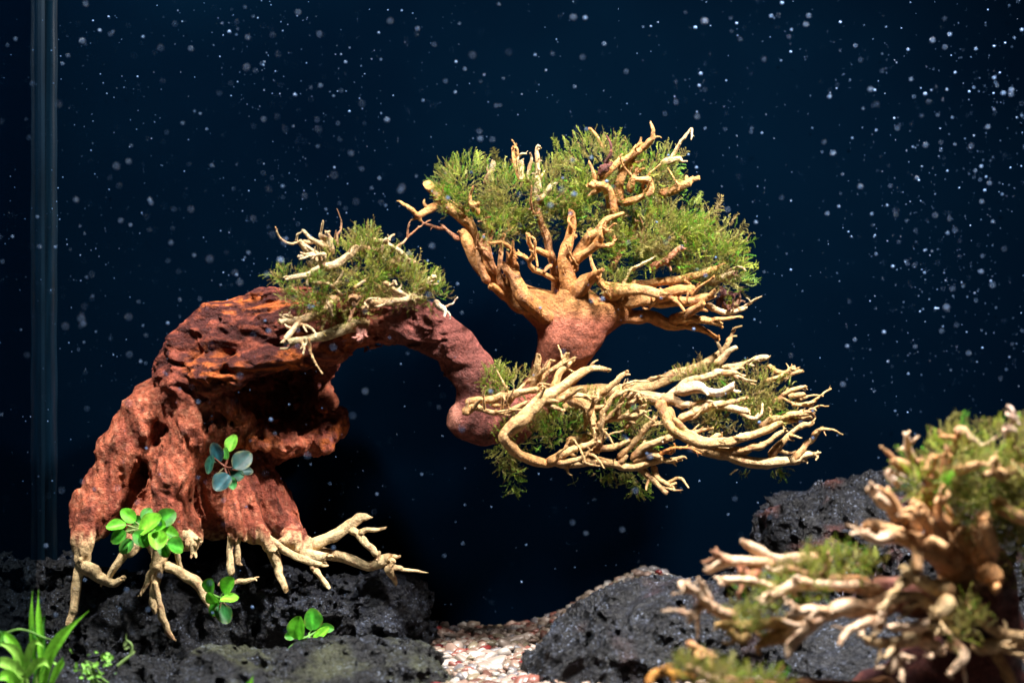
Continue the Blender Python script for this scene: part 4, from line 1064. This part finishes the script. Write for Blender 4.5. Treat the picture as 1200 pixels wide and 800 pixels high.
fb([(1090, 742, 12), (1072, 746, 11.5), (1050, 753, 10), (1018, 750, 6.5)], (-10, -22), (0.64, 0.47, 0.27), stubs=1)
fb([(1050, 753, 7.5), (1050, 772, 7), (1042, 787, 5.5)], (-20, -24))
fb([(1050, 770, 6), (1057, 780, 5.5), (1057, 790, 4.5)], (-22, -26))
fb([(1052, 768, 5), (1062, 772, 4.5)], (-22, -26))
fb([(1074, 748, 8), (1095, 757, 7.5), (1104, 765, 6)], (-16, -24), stubs=1)
fb([(1110, 752, 9), (1126, 764, 8), (1126, 774, 7), (1113, 787, 6)], (-12, -24))
fb([(1135, 700, 12), (1144, 712, 10), (1167, 730, 9.5), (1185, 741, 9.5), (1206, 742, 9)], (-10, -20), (0.6, 0.4, 0.2), stubs=1)
fb([(1140, 756, 10), (1165, 753, 9), (1186, 750, 8)], (-10, -20), (0.6, 0.42, 0.22), stubs=1)
fb([(1172, 756, 10), (1190, 760, 10), (1206, 766, 9)], (-10, -20))
fb([(1156, 750, 10), (1166, 768, 8.5), (1182, 806, 8.5)], (0, -12), (0.42, 0.24, 0.1))
fb([(1125, 662, 22), (1100, 645, 18), (1078, 635, 15), (1050, 626, 12), (1030, 617, 10), (1014, 611, 7.5)], (-2, -20), FO, stubs=1)
fb([(1046, 627, 8), (1026, 630, 7), (1008, 622, 5.5)], (-16, -22), FP)
fb([(1074, 628, 9), (1064, 612, 8.5), (1052, 596, 8), (1040, 577, 6.5)], (-10, -16), FO)
fb([(1056, 608, 8.5), (1044, 598, 8.5), (1032, 590, 8), (1021, 573, 6)], (-12, -20), FP, stubs=1)
fb([(1112, 640, 14), (1094, 617, 12), (1077, 598, 10.5)], (-10, -24), FO, cap_col=(0.72, 0.55, 0.38))
fb([(1084, 606, 14), (1086, 585, 13), (1097, 564, 11), (1106, 547, 10), (1107, 531, 8)], (2, -6), (0.48, 0.24, 0.1), stubs=1)
fb([(1083, 556, 6.5), (1092, 545, 6.5), (1097, 534, 6)], (-4, -10), FO)
fb([(1062, 548, 8), (1054, 543, 8), (1043, 541, 7)], (4, -8), FO)
fb([(1041, 550, 6), (1043, 558, 6), (1049, 568, 6)], (-8, -4), (0.75, 0.6, 0.48))
fb([(1070, 540, 6), (1066, 526, 6), (1062, 513, 6)], (2, -6), FP)
fb([(1118, 552, 7), (1132, 550, 7), (1147, 544, 6)], (-12, -22), FO)
fb([(1123, 503, 7), (1134, 514, 7.5), (1147, 524, 7)], (-10, -4), FP)
fb([(1178, 500, 9), (1184, 514, 9), (1192, 528, 8)], (-14, -8), (0.62, 0.5, 0.46))
fb([(1188, 496, 7), (1186, 488, 6)], (-8, -12), (0.66, 0.5, 0.42))
fb([(1164, 590, 10), (1178, 602, 9.5), (1206, 612, 9)], (-14, -22), FO)
fb([(1150, 664, 17), (1156, 634, 12), (1152, 606, 9)], (-8, -20), FO, stubs=1)
fb([(1140, 656, 14), (1126, 630, 10), (1112, 610, 8)], (-4, -14), (0.5, 0.26, 0.1))
fb([(1110, 620, 8), (1102, 600, 7.5), (1103, 588, 7)], (-18, -24), FO)
fb([(1150, 670, 14), (1165, 676, 15), (1172, 690, 12)], (-12, -20), (0.58, 0.3, 0.12))
fb([(1196, 545, 9), (1180, 555, 9), (1166, 552, 8)], (-10, -20), (0.55, 0.34, 0.17))
spray(fg, 60, 4, (760, 470, 1210, 800), (1150, 690), (14, 34), (2.2, 4.2), (-0.2, -0.5, 0.15), 1.05, 0.8)
wf = (.18, .28, .1, .22, .08, .06, .14)
moss(fg, [(1125, 530, 4, 50, 34, 22), (1170, 520, 2, 44, 34, 22), (1075, 560, 4, 34, 34, 18), (1150, 575, 2, 60, 50, 22), (1185, 580, 0, 36, 60, 20), (1120, 590, 4, 36, 40, 18)], YF, 1900, 51, flen=(10, 18), weights=wf, label='bright moss on top of the near driftwood')
moss(fg, [(1190, 650, 0, 30, 44, 18), (1130, 720, -18, 22, 26, 8), (1110, 740, -16, 14, 18, 8), (1150, 625, 4, 40, 26, 16)], YF, 420, 52, flen=(9, 16), weights=wf, label='moss tufts low on the near driftwood')
moss(fg, [(882, 702, 0, 34, 26, 14), (935, 690, 2, 34, 18, 12), (980, 656, 8, 56, 20, 16), (925, 672, 4, 30, 18, 12), (868, 722, -4, 24, 18, 10)], YF, 900, 53, flen=(9, 16), weights=wf, label='moss tufts between the low pale branches')
moss(fg, [(830, 790, -26, 50, 18, 12), (800, 778, -28, 18, 18, 8), (880, 796, -20, 46, 14, 12)], YF, 380, 54, flen=(9, 16), weights=wf, label='moss at the tip of the lowest branch')

# ------------------------------------------------------------------ broad-leaved plants
def leaf_mesh(base, tip_, width, normal, col, cup=0.22, droop=0.1, nu=9, nv=7, rib=True, shape='ovate', col_rib=None):
    base, tip_ = np.array(base, float), np.array(tip_, float)
    ax = tip_ - base; L = np.linalg.norm(ax); ax /= L
    nrm = np.array(normal, float); nrm -= ax * (nrm @ ax); nrm /= np.linalg.norm(nrm); sd = np.cross(ax, nrm)
    V, C = [], []
    for i in range(nu):
        t = i / (nu - 1)
        if shape == 'ovate': wd = math.sin(math.pi * min(1, t * 0.95 + 0.02) ** 0.88) ** 0.56
        else: wd = (math.sin(math.pi * (0.08 + 0.92 * t) ** 0.75) ** 0.8) * (1 - 0.3 * t)
        for j in range(nv):
            s_ = (j / (nv - 1)) * 2 - 1
            h = width * wd * (cup * abs(s_) ** 1.3 - droop * 2 * t * t * (L / width) * 0.5) + 0.03 * width * math.sin(9 * t + 3 * s_) * abs(s_)
            V.append(base + ax * L * t + sd * s_ * width * 0.5 * wd + nrm * h)
            vein = 0.12 * math.sin((t * 7 - abs(s_) * 2.2) * 6.28)
            cc = np.array(col) * (1 + vein * 0.9)
            if rib and abs(s_) < 0.05: cc = np.array(col_rib if col_rib is not None else np.array(col) * 1.5)
            e_ = max(abs(s_) ** 6, t ** 10) * (0.5 + 0.5 * math.sin(11 * t + 7 * s_ + 900 * base[0])); cc = cc * (1 - 0.6 * e_) + 0.6 * e_ * np.array([0.16, 0.13, 0.03])
            cc = cc * (1 + 0.25 * math.sin(5 * t + 4 * s_ + 1300 * base[2]))
            C.append(cc)
    idx = np.arange(nu * nv).reshape(nu, nv)
    f = np.stack([idx[:-1, :-1], idx[1:, :-1], idx[1:, 1:], idx[:-1, 1:]], -1).reshape(-1, 4)
    return np.array(V), f, np.array(C)

def rosette(name, label, cx, cy, Y, leaves, stem_col, seed, group=None):
    """leaves: (px, py of the leaf's middle, length px, width px, dy mm, colour, tilt up)"""
    base = P(cx, cy, Y); o = empty(name, tuple(base), label, 'plant', group); s = S(cx, Y)
    r = np.random.default_rng(seed)
    for (lx, ly, L, W, dy, col, tilt) in leaves:
        mid = P(lx, ly, Y + dy * .001); d = mid - base; d = d / (np.linalg.norm(d) + 1e-9)
        d2 = d + r.normal(0, 0.45, 3); d2[1] *= 0.5; d2 /= np.linalg.norm(d2); L *= 1.12; W *= 1.22
        a, b = mid - d2 * L * s * 0.5, mid + d2 * L * s * 0.5
        nrm = np.array([r.normal(0, 0.25), -0.9, tilt + r.normal(0, 0.1)])
        v, f, c = leaf_mesh(a, b, W * s, nrm, np.array(col) * r.uniform(0.85, 1.15), r.uniform(0.12, 0.28), r.uniform(0.02, 0.14))
        lf = obj('leaf', mesh_from('leaf', v, [f], M_LEAF, c), o)
        mp_ = (base + a) / 2 + r.normal(0, 0.0006, 3)
        v, q, t, c = tube([base, mp_, a + d2 * 0.0006], [0.0009, 0.0007, 0.0006], stem_col, None, 5, 6, 'point', 0.05)
        obj('stalk', mesh_from('stalk', v, [q, t], M_LEAF, c), lf)
    for k in range(5):   # short rhizome roots and crown
        e = base + np.array([r.normal(0, 3), r.normal(0, 2), -abs(r.normal(4, 2))]) * 0.001
        v, q, t, c = tube([base, (base + e) / 2 + r.normal(0, 0.0008, 3), e], [0.0006, 0.0005, 0.0003], (0.12, 0.09, 0.04), None, 5 + k, 5, 'point', 0.05)
        obj('rootlet', mesh_from('rootlet', v, [q, t], M_WOOD, c), o)
    return o
G1, G2, G3 = (0.09, 0.40, 0.018), (0.035, 0.22, 0.014), (0.16, 0.50, 0.03)
B1, B2 = (0.004, 0.034, 0.033), (0.006, 0.045, 0.056)
gp = 'small round-leaved plants growing on the driftwood and rocks'
rosette('round_leaved_plant', 'small dark blue green plant growing in the middle of the red trunk', 264, 547, 0.996,
        [(272, 519, 19, 13, 2, (0.12, 0.36, 0.03), 0.3), (253, 530, 23, 14, -2, B2, 0.9), (246, 544, 20, 11, -4, (0.02, 0.10, 0.07), 0.8), (284, 539, 24, 19, -4, B1, 0.6),
         (260, 565, 22, 19, -8, B2, 0.7), (276, 556, 18, 15, 2, (0.015, 0.08, 0.05), 0.4), (265, 531, 13, 8, 0, (0.05, 0.22, 0.03), 0.3), (272, 566, 14, 10, -2, (0.03, 0.17, 0.04), 0.4), (289, 552, 14, 10, 4, B1, 0.5)],
        (0.16, 0.05, 0.03), 1, gp)
rosette('round_leaved_plant', 'bright green many-leaved plant at the foot of the red trunk', 168, 622, 0.992,
        [(150, 604, 19, 14, 0, G1, 0.8), (136, 616, 20, 13, -4, G1, 0.8), (139, 629, 18, 14, -4, G2, 0.5), (176, 614, 30, 23, -8, G3, 0.9), (195, 606, 22, 18, -2, G2, 0.6), (166, 631, 21, 17, -8, G2, 0.6),
         (184, 632, 22, 19, -12, G3, 0.8), (205, 640, 20, 18, -6, G2, 0.6), (198, 624, 22, 14, 0, G1, 0.4), (148, 640, 18, 13, -2, (0.05, 0.24, 0.03), 0.2), (156, 620, 16, 9, 0, (0.3, 0.4, 0.14), 0.3), (187, 618, 20, 16, -10, G1, 0.5), (172, 602, 16, 12, 2, G2, 0.4), (160, 610, 15, 11, 2, G2, 0.3), (192, 645, 16, 12, -6, G2, 0.3)],
        (0.25, 0.34, 0.10), 2, gp)
rosette('round_leaved_plant', 'green plant on the rock below the longest hanging root', 259, 701, 0.995,
        [(246, 686, 19, 15, 0, G2, 0.6), (268, 686, 22, 18, -4, G1, 0.7), (269, 701, 22, 14, -10, G3, 0.9), (249, 700, 18, 13, -6, G1, 0.7), (262, 719, 22, 17, -2, (0.012, 0.10, 0.02), 0.3), (252, 712, 18, 12, 2, G2, 0.3)],
        (0.12, 0.28, 0.05), 3, gp)
rosette('round_leaved_plant', 'green plant standing between the two lava rocks behind the olive rock', 362, 745, 0.99,
        [(366, 725, 23, 19, 2, G2, 0.6), (350, 735, 25, 20, -4, G1, 0.8), (376, 744, 26, 13, -8, G3, 1.0), (348, 757, 22, 9, -4, G2, 0.9), (383, 736, 15, 10, 2, G2, 0.4), (370, 755, 16, 10, -4, G2, 0.6), (340, 745, 12, 9, 2, G2, 0.4)],
        (0.12, 0.3, 0.05), 4, gp)

# grassy plant by the glass -------------------------------------------------
def blade(parent, pts, w, Y, col, dy=(0, 0), name='leaf'):
    n = 14; ys = Y + np.interp(np.linspace(0, 1, len(pts)), [0, 1], dy) * .001
    D = catmull(np.array([P(p[0], p[1], y) for p, y in zip(pts, ys)]), n); s = S(pts[0][0], Y)
    T = np.gradient(D, axis=0); T /= np.linalg.norm(T, axis=1, keepdims=True)
    V, C = [], []
    for i in range(n):
        t = i / (n - 1); sd = np.cross(T[i], [0.15, -1, 0.35]); sd /= np.linalg.norm(sd); nn = np.cross(sd, T[i])
        ww = w * s * 0.62 * (0.35 + 0.65 * math.sin(math.pi * min(1, 0.15 + t * 0.8))) * (1 - sstep(0.6, 1.0, np.array(t)) * 0.94)
        for j in (-1, -0.5, 0, 0.5, 1):
            V.append(D[i] + sd * j * ww + nn * abs(j) * ww * 0.5)
            C.append(np.array(col) * (1.25 if j == 0 else 1) * (0.9 + 0.3 * t))
    idx = np.arange(n * 5).reshape(n, 5)
    f = np.stack([idx[:-1, :-1], idx[1:, :-1], idx[1:, 1:], idx[:-1, 1:]], -1).reshape(-1, 4)
    return obj(name, mesh_from(name, np.array(V), [f], M_LEAF, np.array(C)), parent)
YG = 0.925
gr = empty('grassy_plant', (P(34, 820, YG)[0], YG, 0.004), 'light green grassy plant with narrow blades beside the side glass', 'plant')
GG = (0.16, 0.48, 0.03); GL = (0.24, 0.50, 0.07); GD = (0.05, 0.22, 0.02)
for pts, w, c, dy in [
    ([(50, 800), (58, 768), (75, 742), (104, 715)], 11, GG, (0, -4)), ([(48, 790), (47, 750), (45, 720), (45, 690)], 6, GG, (4, 6)), ([(42, 790), (38, 750), (37, 720), (38, 691)], 5, GG, (6, 8)),
    ([(30, 800), (24, 772), (12, 758), (-8, 752)], 9, GL, (0, -10)), ([(26, 800), (20, 765), (8, 746), (-8, 734)], 10, GG, (2, 4)), ([(30, 790), (34, 764), (42, 752), (52, 758)], 7, GL, (-2, -12)),
    ([(28, 792), (14, 780), (0, 776), (-14, 782)], 11, GL, (-4, -14)), ([(32, 790), (42, 778), (52, 776), (58, 782)], 9, GL, (-4, -14)), ([(52, 800), (48, 770), (40, 740), (36, 725)], 5, GD, (4, 8)),
    ([(60, 800), (66, 786), (72, 776), (74, 768)], 7, GG, (-2, -4)), ([(54, 800), (52, 775), (50, 745), (52, 720)], 5, GD, (6, 8)), ([(20, 805), (12, 794), (4, 792), (-8, 800)], 12, GG, (-6, -14)), ([(40, 806), (44, 790), (50, 780), (60, 772)], 6, GD, (0, -2))]:
    blade(gr, pts, w, YG, c, dy)
for pts in ([(34, 815), (30, 790), (30, 770)], [(42, 815), (44, 790), (50, 770)]):
    W = [P(a, b, YG) for a, b in pts]; v, q, t, c = tube(W, [0.0016, 0.0014, 0.001], (0.18, 0.34, 0.06), None, 9, 7, 'point', 0.05); obj('stalk', mesh_from('stalk', v, [q, t], M_LEAF, c), gr)
W = [P(a, b, YG + .004) for a, b in ((8, 741), (22, 737), (36, 740), (50, 746), (64, 750))]; v, q, t, c = tube(W, [0.0006] * 5, (0.14, 0.3, 0.06), None, 9, 6, 'point', 0.05); obj('runner', mesh_from('runner', v, [q, t], M_LEAF, c), gr)

# tiny carpeting plant -----------------------------------------------------
YC = 0.925
cp = empty('creeping_plant', tuple(P(105, 800, YC)), 'low creeping plant with tiny bright green leaves beside the grassy plant', 'plant')
r = np.random.default_rng(12)
for k in range(46):
    px, py = r.normal(102, 16), 785 + r.normal(0, 9)
    if k > 34: px, py = r.normal(128, 5), r.normal(772, 3)
    c0 = P(px, py, YC + r.uniform(-.012, .006)); L = r.uniform(5, 9) * S(px, YC)
    d = np.array([r.normal(0, 1), -abs(r.normal(0, .5)), r.normal(0.3, .5)]); d /= np.linalg.norm(d)
    v, f, c = leaf_mesh(c0, c0 + d * L, L * r.uniform(0.6, 0.85), (r.normal(0, .3), -0.6, 0.8), np.array((0.17, 0.42, 0.06)) * r.uniform(0.6, 1.25), 0.15, 0.1, 6, 5)
    obj('leaf', mesh_from('leaf', v, [f], M_LEAF, c), cp)
for k in range(7):
    a = P(r.normal(102, 14), 800, YC); b_ = P(r.normal(104, 18), r.uniform(770, 790), YC)
    v, q, t, c = tube([a, (a + b_) / 2 + r.normal(0, .002, 3), b_], [0.0006] * 3, (0.14, 0.28, 0.06), None, 3 + k, 5, 'point', 0.05); obj('stalk', mesh_from('stalk', v, [q, t], M_LEAF, c), cp)
sp = empty('curling_sprout', tuple(P(139, 782, YC)), 'thin pale green curling sprout between the dark rocks', 'plant')
W = [P(a, b, YC) for a, b in ((138, 780), (146, 773), (153, 767), (155, 758), (152, 752), (148, 749), (148, 742))]
v, q, t, c = tube(W, np.array([2, 2, 1.8, 1.6, 1.4, 1.2, 1]) * S(140, YC), (0.2, 0.32, 0.1), None, 4, 7, 'point', 0.05); obj('stalk', mesh_from('stalk', v, [q, t], M_LEAF, c), sp)
for (a, b, c_, d_) in ((153, 767, 158, 762), (149, 750, 145, 757), (152, 756, 146, 760)):
    v, f, c = leaf_mesh(P(a, b, YC), P(c_, d_, YC), 0.0018, (0, -1, .4), (0.25, 0.38, 0.14), nu=6, nv=5); obj('leaf', mesh_from('leaf', v, [f], M_LEAF, c), sp)
sp2 = empty('seedling', tuple(P(295, 806, 0.885)), 'single tiny green shoot on the olive filmed rock', 'plant')
blade(sp2, [(294, 808), (294, 800), (297, 790)], 4, 0.885, GG); blade(sp2, [(294, 808), (291, 801), (290, 797)], 3, 0.885, GD)

# ------------------------------------------------------------------ air bubbles in the water
bub_me = mesh_from('air_bubble', IV, [IF], M_BUB)
r = np.random.default_rng(99)
cl = [(r.uniform(0, 1200), r.uniform(0, 560), r.uniform(20, 70)) for _ in range(36)] + [(r.uniform(1020, 1200), r.uniform(0, 420), 60) for _ in range(14)] + [(r.uniform(60, 420), r.uniform(0, 360), 60) for _ in range(14)]
bubs = []
while len(bubs) < 3300:
    if r.random() < 0.45: px, py = r.uniform(-10, 1210), r.uniform(-10, 740)
    else:
        c = cl[r.integers(len(cl))]; px, py = r.normal(c[0], c[2]), r.normal(c[1], c[2])
    if not (-15 < px < 1215 and -15 < py < 760): continue
    u = r.random()
    if u < 0.42: Y = r.uniform(1.02, YB - 0.004)
    elif u < 0.62: Y = r.uniform(0.94, 1.02)
    else: Y = r.uniform(0.74, 0.93)
    if px > 960 and py > 460 and Y < 0.9: continue
    if 300 < px < 960 and py > 130 and r.random() < 0.35: continue
    pt = P(px, py, Y)
    if pt[0] < XW + 0.002: continue
    rad = (0.00019 if 0.94 < Y < 1.04 else 0.00036 if Y > 1.04 else 0.00048) * math.exp(r.normal(0, 0.35))
    if len(bubs) >= 1700: rad = 0.00013 * math.exp(r.normal(0, 0.3))
    bubs.append((rad, pt))
bubs.sort(key=lambda b: -b[0] / b[1][1])
bv, bf, nv = [], [], 0
OV, OF = ico(1)
for k, (rad, pt) in enumerate(bubs):
    if k < 300:
        o = bpy.data.objects.new('air_bubble', bub_me); COL.objects.link(o)
        o.location = tuple(pt); o.scale = (rad, rad, rad)
        tag(o, 'tiny pale blue air bubble drifting in the dark water', 'bubble', 'air bubbles drifting in the water')
    else:
        bv.append(OV * rad + pt); bf.append(OF + nv); nv += len(OV)
me = mesh_from('fine_bubbles', np.concatenate(bv), [np.concatenate(bf)], M_BUB)
tag(obj('fine_bubbles', me), 'haze of the finest air bubbles through the water', 'bubbles', kind='stuff')
